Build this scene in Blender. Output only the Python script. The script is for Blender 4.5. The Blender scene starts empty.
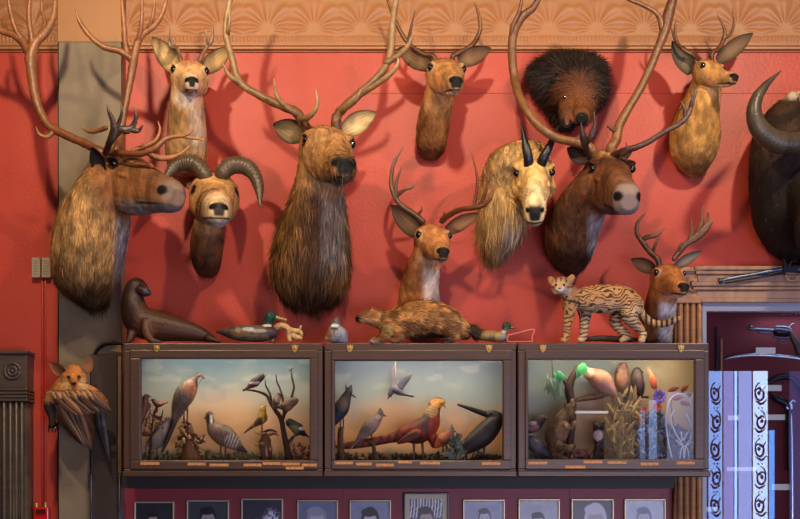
import bpy, bmesh, math, random
import numpy as np
from mathutils import Vector, Matrix
random.seed(7); RNG = np.random.default_rng(11)
SC = bpy.context.scene; COL = SC.collection
S = 0.0045; D = 6.0; EYE = 1.6; HOR = 500.0      # metres per photo pixel at the wall, camera distance, eye height
PI = math.pi

def P(px, py, Y=0.0):
    """point at distance Y in front of the wall"""
    k = S*(D-Y)/D
    return np.array([(px-400.0)*k, -Y, EYE+(HOR-py)*k])
def W(n, Y=0.0): return n*S*(D-Y)/D
def nrm(v):
    v = np.asarray(v, float); l = np.linalg.norm(v); return v/l if l > 1e-12 else v
def lin(c):
    c = np.asarray(c, float)/255.0
    return np.where(c <= .04045, c/12.92, ((c+.055)/1.055)**2.4)
def sstep(a, b, x):
    t = np.clip((x-a)/(b-a+1e-12), 0, 1); return t*t*(3-2*t)
def hsh(ix, iy, iz):
    n = (ix.astype(np.int64)*374761393+iy.astype(np.int64)*668265263+iz.astype(np.int64)*2147483647) & 0xffffffff
    n = ((n ^ (n >> 13))*1274126177) & 0xffffffff
    n = ((n ^ (n >> 16))*2246822519) & 0xffffffff
    return ((n ^ (n >> 15)) & 0xffff)/65535.0
def noise(p, s=1.0):
    p = np.asarray(p, float)*s; i = np.floor(p); f = p-i; f = f*f*(3-2*f); i = i.astype(np.int64)
    r = 0
    for a in (0, 1):
        for b in (0, 1):
            for c in (0, 1):
                w = (f[:, 0] if a else 1-f[:, 0])*(f[:, 1] if b else 1-f[:, 1])*(f[:, 2] if c else 1-f[:, 2])
                r = r+w*hsh(i[:, 0]+a, i[:, 1]+b, i[:, 2]+c)
    return r
def fbm(p, s=1.0, o=3):
    r = 0; a = .5; t = 0
    for k in range(o):
        r = r+a*noise(np.asarray(p)+k*17.3, s*2**k); t += a; a *= .5
    return r/t
def mixc(c, m, col):
    m = np.clip(np.asarray(m, float), 0, 1)[:, None]; return c*(1-m)+np.asarray(col)*m

# ---------------- materials
def mat(name, col=None, rough=.6, metal=0, attr=None, bump=None, noise_mix=None, coat=0, spec=None, emit=None, sheen=0):
    m = bpy.data.materials.new(name); m.use_nodes = True
    nt = m.node_tree; b = nt.nodes['Principled BSDF']
    b.inputs['Roughness'].default_value = rough; b.inputs['Metallic'].default_value = metal
    if spec is not None: b.inputs['Specular IOR Level'].default_value = spec
    if coat: b.inputs['Coat Weight'].default_value = coat; b.inputs['Coat Roughness'].default_value = .15
    if sheen: b.inputs['Sheen Weight'].default_value = sheen
    out = None
    if attr:
        a = nt.nodes.new('ShaderNodeAttribute'); a.attribute_name = attr; out = a.outputs['Color']
    elif col is not None:
        b.inputs['Base Color'].default_value = (*lin(col), 1)
    if noise_mix:   # (scale, dark colour or factor, amount[, stretch])
        tc = nt.nodes.new('ShaderNodeTexCoord'); mp = nt.nodes.new('ShaderNodeMapping')
        st = noise_mix[3] if len(noise_mix) > 3 else (1, 1, 1)
        mp.inputs['Scale'].default_value = st
        nz = nt.nodes.new('ShaderNodeTexNoise'); nz.inputs['Scale'].default_value = noise_mix[0]; nz.inputs['Detail'].default_value = 5
        nt.links.new(tc.outputs['Object'], mp.inputs[0]); nt.links.new(mp.outputs[0], nz.inputs[0])
        rp = nt.nodes.new('ShaderNodeValToRGB'); rp.color_ramp.elements[0].position = .35; rp.color_ramp.elements[1].position = .68
        nt.links.new(nz.outputs[0], rp.inputs[0])
        ml = nt.nodes.new('ShaderNodeMath'); ml.operation = 'MULTIPLY'; ml.inputs[1].default_value = noise_mix[2]
        nt.links.new(rp.outputs[0], ml.inputs[0])
        mx = nt.nodes.new('ShaderNodeMix'); mx.data_type = 'RGBA'
        nt.links.new(ml.outputs[0], mx.inputs[0])
        if out is not None: nt.links.new(out, mx.inputs[6])
        else: mx.inputs[6].default_value = (*lin(col), 1)
        mx.inputs[7].default_value = (*lin(noise_mix[1]), 1)
        out = mx.outputs[2]
    if out is not None: nt.links.new(out, b.inputs['Base Color'])
    if bump:
        tc = nt.nodes.new('ShaderNodeTexCoord'); mp = nt.nodes.new('ShaderNodeMapping')
        mp.inputs['Scale'].default_value = bump[3] if len(bump) > 3 else (1, 1, 1)
        nz = nt.nodes.new('ShaderNodeTexNoise'); nz.inputs['Scale'].default_value = bump[0]; nz.inputs['Detail'].default_value = 4
        bp = nt.nodes.new('ShaderNodeBump'); bp.inputs['Strength'].default_value = bump[1]; bp.inputs['Distance'].default_value = bump[2]
        nt.links.new(tc.outputs['Object'], mp.inputs[0]); nt.links.new(mp.outputs[0], nz.inputs[0])
        nt.links.new(nz.outputs[0], bp.inputs['Height']); nt.links.new(bp.outputs[0], b.inputs['Normal'])
    if emit:
        b.inputs['Emission Color'].default_value = (*lin(emit[0]), 1); b.inputs['Emission Strength'].default_value = emit[1]
    return m
def glass_mat(name, refl=1.0, tint=(255, 255, 255)):
    m = bpy.data.materials.new(name); m.use_nodes = True; nt = m.node_tree; nt.nodes.clear()
    o = nt.nodes.new('ShaderNodeOutputMaterial'); t = nt.nodes.new('ShaderNodeBsdfTransparent'); g = nt.nodes.new('ShaderNodeBsdfGlossy')
    t.inputs[0].default_value = (*lin(tint), 1)
    g.inputs['Roughness'].default_value = .0; f = nt.nodes.new('ShaderNodeFresnel'); f.inputs[0].default_value = 1.5
    k = nt.nodes.new('ShaderNodeMath'); k.operation = 'MULTIPLY'; k.inputs[1].default_value = refl
    mx = nt.nodes.new('ShaderNodeMixShader')
    nt.links.new(f.outputs[0], k.inputs[0]); nt.links.new(k.outputs[0], mx.inputs[0])
    nt.links.new(t.outputs[0], mx.inputs[1]); nt.links.new(g.outputs[0], mx.inputs[2]); nt.links.new(mx.outputs[0], o.inputs[0])
    return m

# ---------------- objects
def thing(name, label, cat, loc=(0, 0, 0), group=None):
    o = bpy.data.objects.new(name, None); COL.objects.link(o); o.location = tuple(float(v) for v in loc); o.empty_display_size = .05
    o['label'] = label; o['category'] = cat
    if group: o['group'] = group
    return o
def tag(o, label, cat, group=None):
    o['label'] = label; o['category'] = cat
    if group: o['group'] = group
    return o
def obj(name, V, F, material, parent=None, col=None, smooth=True, label=None, kind=None, origin=None):
    V = np.asarray(V, float)
    off = np.array(parent.location) if parent is not None and parent.parent is None else None
    if parent is not None:
        p = parent; off = np.zeros(3)
        while p is not None: off = off+np.array(p.location); p = p.parent
    else: off = np.zeros(3)
    if parent is None:
        off = V.mean(0) if origin is None else np.asarray(origin, float)
        off = np.array([off[0], off[1], V[:, 2].min()]) if origin is None else off
    me = bpy.data.meshes.new(name); me.from_pydata((V-off).tolist(), [], [list(map(int, f)) for f in F]); me.update()
    o = bpy.data.objects.new(name, me); COL.objects.link(o)
    if parent is None: o.location = tuple(float(v) for v in off)
    else: o.parent = parent
    if material: me.materials.append(material)
    if smooth: me.polygons.foreach_set('use_smooth', [True]*len(me.polygons))
    if col is not None:
        a = me.color_attributes.new('Col', 'FLOAT_COLOR', 'POINT')
        c = np.ones((len(V), 4)); c[:, :3] = np.clip(col, 0, 1); a.data.foreach_set('color', c.ravel())
    if label: o['label'] = label
    if kind: o['kind'] = kind
    return o

class M:
    """gathers verts and faces of one mesh, with a colour per vertex"""
    def __init__(s): s.V = []; s.F = []; s.C = []; s.n = 0
    def add(s, V, F, c=None):
        V = np.asarray(V, float); s.V.append(V); s.F += [tuple(int(i)+s.n for i in f) for f in F]; s.n += len(V)
        if c is None: c = (.5, .5, .5)
        c = np.asarray(c, float); s.C.append(np.tile(c, (len(V), 1)) if c.ndim == 1 else c); return s
    def box(s, lo, hi, c=None, R=None, o=None):
        x0, y0, z0 = lo; x1, y1, z1 = hi
        V = np.array([[x, y, z] for x in (x0, x1) for y in (y0, y1) for z in (z0, z1)], float)
        F = [(0, 1, 3, 2), (4, 6, 7, 5), (0, 4, 5, 1), (2, 3, 7, 6), (0, 2, 6, 4), (1, 5, 7, 3)]
        if R is not None: V = V@np.asarray(R).T
        if o is not None: V = V+np.asarray(o)
        return s.add(V, F, c)
    def ball(s, c0, r, c=None, nu=16, nv=10, axes=None):
        r = np.ones(3)*np.asarray(r, float); V = [[0, 0, 1]]; 
        for j in range(1, nv):
            for i in range(nu):
                a = 2*PI*i/nu; b = PI*j/nv; V.append([math.sin(b)*math.cos(a), math.sin(b)*math.sin(a), math.cos(b)])
        V.append([0, 0, -1]); V = np.array(V)*r
        if axes is not None: V = V@np.asarray(axes)
        F = [(0, 1+i, 1+(i+1) % nu) for i in range(nu)]
        for j in range(nv-2):
            for i in range(nu):
                a = 1+j*nu+i; b = 1+j*nu+(i+1) % nu; F.append((a, a+nu, b+nu, b))
        e = len(V)-1; k = 1+(nv-2)*nu
        F += [(e, k+(i+1) % nu, k+i) for i in range(nu)]
        return s.add(V+np.asarray(c0), F, c)
    def rings(s, R, c=None, cap=True):
        n = len(R[0]); V = np.concatenate(R); F = []
        for j in range(len(R)-1):
            for i in range(n):
                a = j*n+i; b = j*n+(i+1) % n; F.append((a, b, b+n, a+n))
        if cap:
            k = len(V); V = np.concatenate([V, [R[0].mean(0)], [R[-1].mean(0)]])
            F += [(k, (i+1) % n, i) for i in range(n)]
            e = (len(R)-1)*n; F += [(k+1, e+i, e+(i+1) % n) for i in range(n)]
            if c is not None and np.ndim(c) == 2: c = np.concatenate([c, [c[0]], [c[-1]]])
        return s.add(V, F, c)
    def tube(s, pts, ra, rb=None, seg=12, sub=5, c=None, ref=(0, -1, 0), rnd=0, twist=0, cfun=None, dome=True):
        """smooth tube through points; ra in the picture plane, rb towards the viewer"""
        pts = np.asarray(pts, float); ra = np.ones(len(pts))*np.asarray(ra, float)
        rb = ra.copy() if rb is None else np.ones(len(pts))*np.asarray(rb, float)
        Q = cat(np.column_stack([pts, ra, rb]), sub); p = Q[:, :3]; A = np.maximum(Q[:, 3], 1e-4); B = np.maximum(Q[:, 4], 1e-4)
        T = np.gradient(p, axis=0); T /= np.linalg.norm(T, axis=1)[:, None]+1e-12
        ref = nrm(ref); Rg = []; prev = None
        th = np.linspace(0, 2*PI, seg, endpoint=False)
        def frame(t, prev):
            a = np.cross(t, ref)
            if np.linalg.norm(a) < .25 and prev is not None: a = prev-t*np.dot(prev, t)
            elif np.linalg.norm(a) < 1e-3: a = np.cross(t, (0, 0, 1))
            a = nrm(a)
            if prev is not None and np.dot(a, prev) < 0: a = -a
            return a, np.cross(t, a)
        F2 = []
        for k in range(len(p)):
            a, b = frame(T[k], prev); prev = a; F2.append((a, b))
        if dome:
            for q, sc in ((.95, .3), (.7, .7)):
                a, b = F2[0]; Rg.append(p[0]-T[0]*A[0]*q*.8+(np.cos(th)[:, None]*a*A[0]+np.sin(th)[:, None]*b*B[0])*sc)
        for k in range(len(p)):
            a, b = F2[k]; g = 1+(rnd*(RNG.random(seg)-.5) if rnd else 0)
            Rg.append(p[k]+(np.cos(th)*g)[:, None]*a*A[k]+(np.sin(th)*g)[:, None]*b*B[k])
        if dome:
            for q, sc in ((.7, .7), (.95, .3)):
                a, b = F2[-1]; Rg.append(p[-1]+T[-1]*A[-1]*q*.8+(np.cos(th)[:, None]*a*A[-1]+np.sin(th)[:, None]*b*B[-1])*sc)
        cc = c
        if cfun is not None:
            cc = np.concatenate([np.tile(cfun(k/(len(Rg)-1)), (seg, 1)) for k in range(len(Rg))])
        return s.rings(Rg, cc)
    def build(s, name, material, parent=None, smooth=True, col=False, **k):
        V = np.concatenate(s.V); return obj(name, V, s.F, material, parent, np.concatenate(s.C) if col else None, smooth, **k)
    def arrays(s): return np.concatenate(s.V), s.F, np.concatenate(s.C)

def cat(Q, sub):
    """Catmull-Rom through the rows of Q"""
    Q = np.asarray(Q, float)
    if len(Q) < 3 or sub <= 1:
        if sub <= 1: return Q
        return np.concatenate([Q[:1]+(Q[1:2]-Q[:1])*t for t in np.linspace(0, 1, sub+1)])
    E = np.concatenate([[2*Q[0]-Q[1]], Q, [2*Q[-1]-Q[-2]]]); R = []
    for i in range(1, len(E)-2):
        p0, p1, p2, p3 = E[i-1:i+3]
        for k in range(sub):
            t = k/sub; R.append(.5*((2*p1)+(p2-p0)*t+(2*p0-5*p1+4*p2-p3)*t*t+(3*p1-p0-3*p2+p3)*t**3))
    R.append(Q[-1]); return np.array(R)

def remesh(m, voxel, smooth=4, fac=.5):
    """weld the overlapping closed shapes of m into one continuous skin"""
    V, F, _ = m.arrays()
    me = bpy.data.meshes.new('tmp'); me.from_pydata(V.tolist(), [], F); me.update()
    bm = bmesh.new(); bm.from_mesh(me)
    bmesh.ops.recalc_face_normals(bm, faces=bm.faces); bm.to_mesh(me); bm.free()
    o = bpy.data.objects.new('tmp', me); COL.objects.link(o)
    r = o.modifiers.new('r', 'REMESH'); r.mode = 'VOXEL'; r.voxel_size = voxel
    if smooth:
        q = o.modifiers.new('s', 'SMOOTH'); q.factor = fac; q.iterations = smooth
    dg = bpy.context.evaluated_depsgraph_get(); ev = o.evaluated_get(dg); e = ev.to_mesh()
    n = len(e.vertices); A = np.empty(n*3); e.vertices.foreach_get('co', A); A = A.reshape(-1, 3)
    N = np.empty(n*3); e.vertices.foreach_get('normal', N); N = N.reshape(-1, 3)
    Fs = [tuple(p.vertices) for p in e.polygons]
    ev.to_mesh_clear(); bpy.data.objects.remove(o); bpy.data.meshes.remove(me)
    return A, Fs, N

def blades(V, F, N, C, n, length, flow, width, lift=.25, sel=None, seg=3, curl=.3, vary=.35):
    """n tapering hairs rooted on the skin. length(V) metres, flow(V,N) direction"""
    Fq = np.array([f[:4] if len(f) > 3 else (f[0], f[1], f[2], f[2]) for f in F])
    cen = V[Fq].mean(1); d1 = V[Fq[:, 2]]-V[Fq[:, 0]]; d2 = V[Fq[:, 3]]-V[Fq[:, 1]]
    ar = .5*np.linalg.norm(np.cross(d1, d2), axis=1)
    w = ar*(np.clip(length(cen)/max(1e-6, np.max(length(cen))), 0, 1) > .02)
    if sel is not None: w = w*sel(cen)
    w = w/w.sum(); idx = RNG.choice(len(Fq), n, p=w)
    u = RNG.random((n, 4)); u /= u.sum(1)[:, None]
    q = Fq[idx]; pos = (V[q]*u[:, :, None]).sum(1); nn = N[q].mean(1); nn /= np.linalg.norm(nn, axis=1)[:, None]+1e-9
    cc = C[q].mean(1)*(1+vary*(RNG.random((n, 1))*2-1))
    fl = flow(pos, nn); fl = fl-nn*(fl*nn).sum(1)[:, None]; fl /= np.linalg.norm(fl, axis=1)[:, None]+1e-9
    fl = fl+RNG.normal(0, .16, (n, 3)); L = length(pos)*(.6+.7*RNG.random(n))
    side = np.cross(fl, nn); side /= np.linalg.norm(side, axis=1)[:, None]+1e-9
    side = side+nn*RNG.normal(0, .3, (n, 1))
    vs = []; 
    for k in range(seg):
        t = k/seg
        p = pos+fl*(L*t)[:, None]+nn*(L*(lift*t-curl*lift*t*t))[:, None]
        wd = width*(1-t*.75)
        vs += [p-side*wd/2, p+side*wd/2]
    vs.append(pos+fl*L[:, None]+nn*(L*lift*(1-curl))[:, None])
    A = np.stack(vs, 1); m = 2*seg+1; base = np.arange(n)*m; Fs = []
    for k in range(seg-1):
        a = 2*k; Fs += np.stack([base+a, base+a+1, base+a+3, base+a+2], 1).tolist()
    a = 2*(seg-1); Fs += np.stack([base+a, base+a+1, base+a+2], 1).tolist()
    return A.reshape(-1, 3), Fs, np.repeat(cc, m, axis=0)
# ---------------- animal building kit
MAT_FUR = mat('short_fur', attr='Col', rough=.75, spec=.25, noise_mix=None, bump=(260, .5, .004, (1, 1, .25)))
MAT_HAIR = mat('hair_strands', attr='Col', rough=.6, spec=.3)
MAT_SKIN = mat('animal_skin', attr='Col', rough=.5, spec=.4)
MAT_EYE = mat('glass_eye', (14, 9, 6), rough=.06, coat=1)
MAT_ANTLER = mat('antler_bone', attr='Col', rough=.38, spec=.5, noise_mix=(38, (60, 34, 18), .45, (1, 1, 1)), bump=(90, .5, .004))
MAT_HORN = mat('dark_horn', attr='Col', rough=.35, spec=.5, bump=(60, .4, .003, (1, 1, 3)))

PROF = {   # t, centre height, half width, half height, squareness
 'deer': [(-.42, .04, .12, .12, 2), (-.30, .03, .24, .23, 2.2), (-.10, .0, .31, .29, 2.3), (.12, -.03, .305, .275, 2.5), (.28, -.07, .235, .235, 2.4),
          (.45, -.10, .165, .19, 2.4), (.62, -.12, .13, .155, 2.4), (.80, -.13, .122, .138, 2.5), (.93, -.135, .115, .12, 2.4), (1.01, -.14, .065, .07, 2)],
 'elk': [(-.42, .04, .12, .12, 2), (-.30, .03, .24, .25, 2.2), (-.10, .0, .30, .30, 2.3), (.12, -.03, .295, .285, 2.5), (.28, -.07, .24, .245, 2.4),
          (.46, -.10, .185, .205, 2.4), (.64, -.12, .155, .175, 2.4), (.82, -.13, .15, .162, 2.5), (.95, -.135, .14, .14, 2.4), (1.02, -.14, .08, .085, 2)],
 'caribou': [(-.42, .04, .12, .12, 2), (-.30, .02, .22, .25, 2.2), (-.10, -.02, .27, .32, 2.3), (.12, -.07, .265, .33, 2.5), (.30, -.10, .22, .30, 2.4),
          (.50, -.11, .175, .255, 2.5), (.68, -.115, .16, .215, 2.6), (.84, -.125, .168, .19, 2.7), (.96, -.135, .155, .16, 2.5), (1.03, -.14, .095, .10, 2)],
 'sheep': [(-.40, .04, .14, .15, 2), (-.25, .04, .30, .29, 2.2), (-.05, .02, .36, .35, 2.3), (.12, -.02, .34, .33, 2.3), (.32, -.07, .26, .29, 2.3),
          (.52, -.11, .21, .25, 2.4), (.72, -.14, .18, .21, 2.4), (.88, -.17, .16, .18, 2.4), (.98, -.19, .13, .14, 2.2), (1.03, -.2, .07, .08, 2)],
 'goat': [(-.40, .04, .12, .14, 2), (-.25, .03, .24, .28, 2.2), (-.05, .02, .285, .33, 2.3), (.12, -.02, .27, .32, 2.3), (.32, -.06, .205, .28, 2.3),
          (.55, -.09, .165, .235, 2.4), (.75, -.11, .155, .205, 2.4), (.9, -.13, .15, .185, 2.4), (.99, -.15, .12, .14, 2.2), (1.04, -.16, .06, .08, 2)],
 'cat': [(-.75, .05, .3, .28, 2), (-.5, .08, .62, .58, 2.1), (-.15, .06, .76, .70, 2.1), (.18, .0, .72, .62, 2.1), (.42, -.12, .55, .48, 2.1),
          (.62, -.2, .36, .34, 2.1), (.85, -.23, .28, .27, 2.1), (.98, -.22, .2, .2, 2)],
}
class Head:
    def __init__(s, skull, nose, up=(0, 0, 1), roll=0):
        em = np.array(skull); nose = np.array(nose); nose = nose+nrm(nose-np.array([0, -D, EYE]))*-.26*abs(nose[1]-em[1]); d = nose-em; s.L = np.linalg.norm(d)/.893; s.f = nrm(d)
        # the nose tip lies below the skull axis: tilt so that (1,0,-.13) hits the nose
        s.r = nrm(np.cross(s.f, up)); s.u = nrm(np.cross(s.r, s.f))
        a = .226; f2 = s.f*math.cos(a)+s.u*math.sin(a); u2 = s.u*math.cos(a)-s.f*math.sin(a); s.f, s.u = f2, u2
        s.o = em-s.L*(.13*s.f+.12*s.u)
    def w(s, t, r, u): return s.o+s.L*(t*s.f+r*s.r+u*s.u)
    def loc(s, V):
        d = (V-s.o)/s.L; return d@s.f, d@s.r, d@s.u
    def sk(s, m, prof, seg=24, sub=4, wide=1.0):
        Q = cat(PROF[prof] if isinstance(prof, str) else prof, sub); th = np.linspace(0, 2*PI, seg, endpoint=False); R = []
        for t, zc, hw, hh, n in Q:
            c, q = np.cos(th), np.sin(th)
            x = np.sign(c)*np.abs(c)**(2/n)*hw*wide; z = zc+np.sign(q)*np.abs(q)**(2/n)*hh
            R.append(s.o+s.L*(t*s.f+x[:, None]*s.r+z[:, None]*s.u))
        m.rings(R)
    def blob(s, m, c, r, seg=14):
        A = np.array([s.r, s.f, s.u]); m.ball(s.w(*c), np.array(r)*s.L, axes=A, nu=seg, nv=9)

def neck_rings(m, rings, seg=28, sub=6, n=2.2, ns=None):
    """horizontal slices of the neck: (py, left px, right px, back, front)"""
    Q = cat(rings, sub); th = np.linspace(0, 2*PI, seg, endpoint=False); R = []
    for py, xl, xr, yb, yf in Q:
        ym = (yb+yf)/2; a = P(xl, py, ym); b = P(xr, py, ym); c = (a+b)/2; hx = (b[0]-a[0])/2; hy = max(.004, (yf-yb)/2)
        cx, sy = np.cos(th), np.sin(th)
        R.append(np.column_stack([c[0]+np.sign(cx)*np.abs(cx)**(2/n)*hx, c[1]+np.sign(sy)*np.abs(sy)**(2/n)*hy, np.full(seg, c[2])]))
    lo = R[0].mean(0); 
    m.rings(R)

def ear(m, base, tip, width, opening=(0, -1, 0), cout=(120, 85, 50), cin=(190, 160, 120), crim=(40, 28, 20), cup=.5, th=.006, shape=1.0):
    """leaf shaped cupped ear, added to m with colours"""
    base = np.array(base); tip = np.array(tip); ax = tip-base; L = np.linalg.norm(ax); ax /= L
    o = np.array(opening, float); o = nrm(o-ax*np.dot(o, ax)); sd = np.cross(ax, o)
    nu, nv = 18, 12; P1 = []; C1 = []
    co, ci, cr = lin(cout), lin(cin)*1.5, lin(crim)
    for layer in (0, 1):
        for i in range(nu+1):
            u = i/nu; w = width*(math.sin(PI*min(1, (.16+.84*u)**(.95*shape)))**.75)*(1 if u < .5 else 1)
            w = max(w, .002)
            for j in range(nv+1):
                v = 2*j/nv-1
                dep = cup*w*(1-v*v)
                p = base+ax*L*u+sd*v*w-o*(dep+(th if layer else 0)*(1-abs(v)**4)*min(1, 6*(1-u)+.1))
                P1.append(p)
                if layer: c = co*(1-.5*u**3)
                else:
                    e = max(abs(v)**2.5, u**4); c = ci*(1-e)+cr*e
                    c = c*(.6+.4*abs(math.sin(v*9+u*2))) if abs(v) < .8 else c
                    c = c*(1-.55*max(0, 1-u*3))
                C1.append(c)
    n = (nu+1)*(nv+1); F = []
    for i in range(nu):
        for j in range(nv):
            a = i*(nv+1)+j; F.append((a, a+1, a+nv+2, a+nv+1)); F.append((n+a, n+a+nv+1, n+a+nv+2, n+a+1))
    m.add(P1, F, np.array(C1))

def antler(parent, branches, base=(96, 58, 30), tip=(196, 160, 110), mt=None, name='antler', rnd=.16, label=None, seg=11, dark=None, flat=1.0, root=None):
    """branches: lists of (px, py, distance, radius px); colour runs from base to tip over each"""
    m = M(); b, t = lin(base), lin(tip)
    for k, br in enumerate(branches):
        r0 = 0.0 if k == 0 else .35
        pts = [P(x, y, Y) for x, y, Y, r in br]; rr = [max(.0014, W(r, Y)*.87) for x, y, Y, r in br]
        if k == 0 and root is not None:
            c = min((root.w(-.08, sd*.15, .17) for sd in (-1, 1)), key=lambda q: abs(q[0]-pts[0][0])); pts.insert(0, c); rr.insert(0, rr[0]*.9)
        def cf(u, r0=r0): 
            q = r0+(1-r0)*u; return b*(1-q**1.6)+t*q**1.6
        m.tube(pts, rr, [r*flat for r in rr], seg=seg, sub=6, rnd=rnd, cfun=cf)
    return m.build(name, mt or MAT_ANTLER, parent, col=True, label=label)

def eyes(parent, H, t=.135, r=.272, u=.115, rad=.056, which=(1, 1)):
    for k, s in enumerate((-1, 1)):
        if which[k]:
            m = M(); m.ball(H.w(t, s*r, u), rad*H.L, nu=14, nv=10); m.build('eye', MAT_EYE, parent)

def skin(parent, m, voxel, colour, earm=None, furs=(), smooth=4, name='body', matl=None):
    V, F, N = remesh(m, voxel, smooth)
    C = colour(V)
    fm = M(); fm.add(V, F, C)
    if earm: 
        for a, b, c in zip(*earm.arrays_list()): fm.add(a, b, c)
    o = fm.build(name, matl or MAT_FUR, parent, col=True)
    for f in furs:
        A, Fs, cc = blades(V, F, N, C, **f)
        obj('fur', A, Fs, MAT_HAIR, parent, cc, smooth=False, kind='stuff')
    return V, F, N, C
class EarM(M):
    def arrays_list(s):
        out = []; st = 0; k = 0; Fa = s.F
        V, F, C = s.arrays(); return [V], [F], [C]

def coat(V, H, c, nk=None):
    """general deer colouring. c: dict of colours"""
    t, r, u = H.loc(V); n1 = fbm(V, 22, 3); n2 = fbm(V*[1, 1, .35], 90, 2)
    C = np.tile(lin(c['coat']), (len(V), 1))
    C = mixc(C, sstep(.45, .7, n1)*.6, lin(c.get('mottle', c['coat'])))
    inh = sstep(-.35, -.0, t)*sstep(.55, .38, np.sqrt(r*r+(u+.03)**2)+.06*(n1-.5))
    C = mixc(C, inh*.9, lin(c.get('face', c['coat'])))
    C = mixc(C, inh*sstep(.30, .12, np.abs(r))*sstep(.12, .3, u)*sstep(.75, .1, t)*c.get('brow_a', .8), lin(c.get('brow', c['coat'])))
    if 'neckfront' in c:   # (colour, centre px, half width px at wall, py0, py1, softness)
        for col, x0, x1, z0, z1, a in c['neckfront']:
            k = S*(D+V[:, 1])/D; px = V[:, 0]/k+400; py = HOR-(V[:, 2]-EYE)/k
            mk = sstep(x0-5, x0+4, px)*sstep(x1+5, x1-4, px)*sstep(z0-8, z0+8, py)*sstep(z1+12, z1-12, py)*(1-inh)
            C = mixc(C, mk*a*(.7+.5*n1), lin(col))
    C = mixc(C, inh*sstep(.45, .75, t)*.75, lin(c.get('muzzle', (120, 95, 70))))
    C = mixc(C, inh*sstep(-.2, -.3, u)*sstep(.1, .5, t), lin(c.get('chin', (215, 205, 190))))
    e = np.sqrt((t-.13)**2+(np.abs(r)-.29)**2+(u-.12)**2)
    C = mixc(C, sstep(.13, .08, e)*.45, lin(c.get('eyering', (225, 200, 165)))*.9)
    C = mixc(C, sstep(.085, .06, e), lin((25, 16, 12)))
    n3 = fbm(V*[1, 1, .4], 48, 3); C = C*((.70+.5*n2)*(.72+.6*sstep(.3, .7, n3)))[:, None]
    nw = c.get('nosew', .085)
    C = mixc(C, sstep(.90, .95, t)*sstep(nw+.03, nw-.01, np.abs(r)+.25*np.maximum(0, -.12-u))*sstep(-.215, -.18, u)*sstep(.02, -.04, u), lin(c.get('nose', (30, 26, 26))))
    no = np.sqrt((t-.98)**2*.7+(np.abs(r)-.095)**2*(.7)+(u+.075)**2*1.6)
    no = no/c.get('nost', 1); C = mixc(C, sstep(.075, .045, no), lin((8, 6, 6)))
    C = mixc(C, sstep(.8, .9, t)*sstep(-.2, -.24, u)*sstep(-.34, -.3, u)*.5, lin(c.get('lip', (60, 50, 45))))
    C = mixc(C, (np.abs(u+.235-.06*(t-.9)) < .014)*sstep(.45, .55, t)*.85, lin((25, 18, 15)))
    return C
def std_head(m, H, prof, brow=.1, wide=1.0):
    H.sk(m, prof, wide=wide)
    for s in (-1, 1):
        H.blob(m, (.07, s*.225*wide, .175), (.08, .12, .04)); H.blob(m, (.22, s*.19*wide, -.0), (.055, .14, .04))
        H.blob(m, (.0, s*.19*wide, -.13), (.12, .2, .15))
        H.blob(m, (.93, s*.07*wide, -.085), (.045, .07, .042))
    H.blob(m, (.60, 0, -.27), (.075, .31, .05)); H.blob(m, (.94, 0, -.235), (.07, .06, .03))
flow_down = lambda V, N: np.tile([0, 0, -1.0], (len(V), 1))
# ---------------- the room
def struct(o): o['kind'] = 'structure'; return o
def boxobj(name, lo, hi, m, parent=None, bev=0, **k):
    q = M(); q.box(lo, hi); o = q.build(name, m, parent, smooth=False, **k)
    if bev:
        b = o.modifiers.new('b', 'BEVEL'); b.width = bev; b.segments = 2; b.limit_method = 'ANGLE'
    return o
def X(px, Y=0): return P(px, 0, Y)[0]
def Z(py, Y=0): return P(0, py, Y)[2]
MAT_RED = mat('red_plaster', (188, 69, 52), rough=.44, spec=.42, noise_mix=(5, (172, 56, 42), .6), bump=(70, .22, .005))
MAT_MAROON = mat('maroon_panel', (132, 34, 50), rough=.5)
MAT_GREYBROWN = mat('pilaster_paint', (132, 116, 92), rough=.55, noise_mix=(9, (104, 90, 70), .6), bump=(30, .2, .004))
MAT_FRIEZE = mat('embossed_frieze', attr='Col', rough=.5, noise_mix=(7, (176, 112, 62), .35))
MAT_TRIMTAN = mat('tan_moulding', (166, 112, 68), rough=.45)
MAT_PLASTER = mat('room_plaster', (120, 70, 55), rough=.8)
MAT_FLOOR = mat('floor_boards', (90, 60, 40), rough=.5)
MAT_DARKWOOD = mat('dark_wood', (52, 36, 28), rough=.45, noise_mix=(14, (34, 22, 17), .7, (1, 1, 8)))
XL, XR, YB, ZC = -4.2, 5.0, -8.2, 4.2
struct(boxobj('floor', (XL-.2, YB-.2, -.2), (XR+.2, .2, 0), MAT_FLOOR))
struct(boxobj('ceiling', (XL-.2, YB-.2, ZC), (XR+.2, .2, ZC+.2), MAT_PLASTER))
struct(boxobj('wall_back', (XL-.2, 0, 0), (XR+.2, .2, ZC), MAT_RED))
struct(boxobj('wall_left', (XL-.2, YB, 0), (XL, 0, ZC), MAT_PLASTER))
struct(boxobj('wall_right', (XR, YB, 0), (XR+.2, 0, ZC), MAT_PLASTER))
struct(boxobj('wall_front', (XL-.2, YB-.2, 0), (XR+.2, YB, ZC), MAT_PLASTER))
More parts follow.
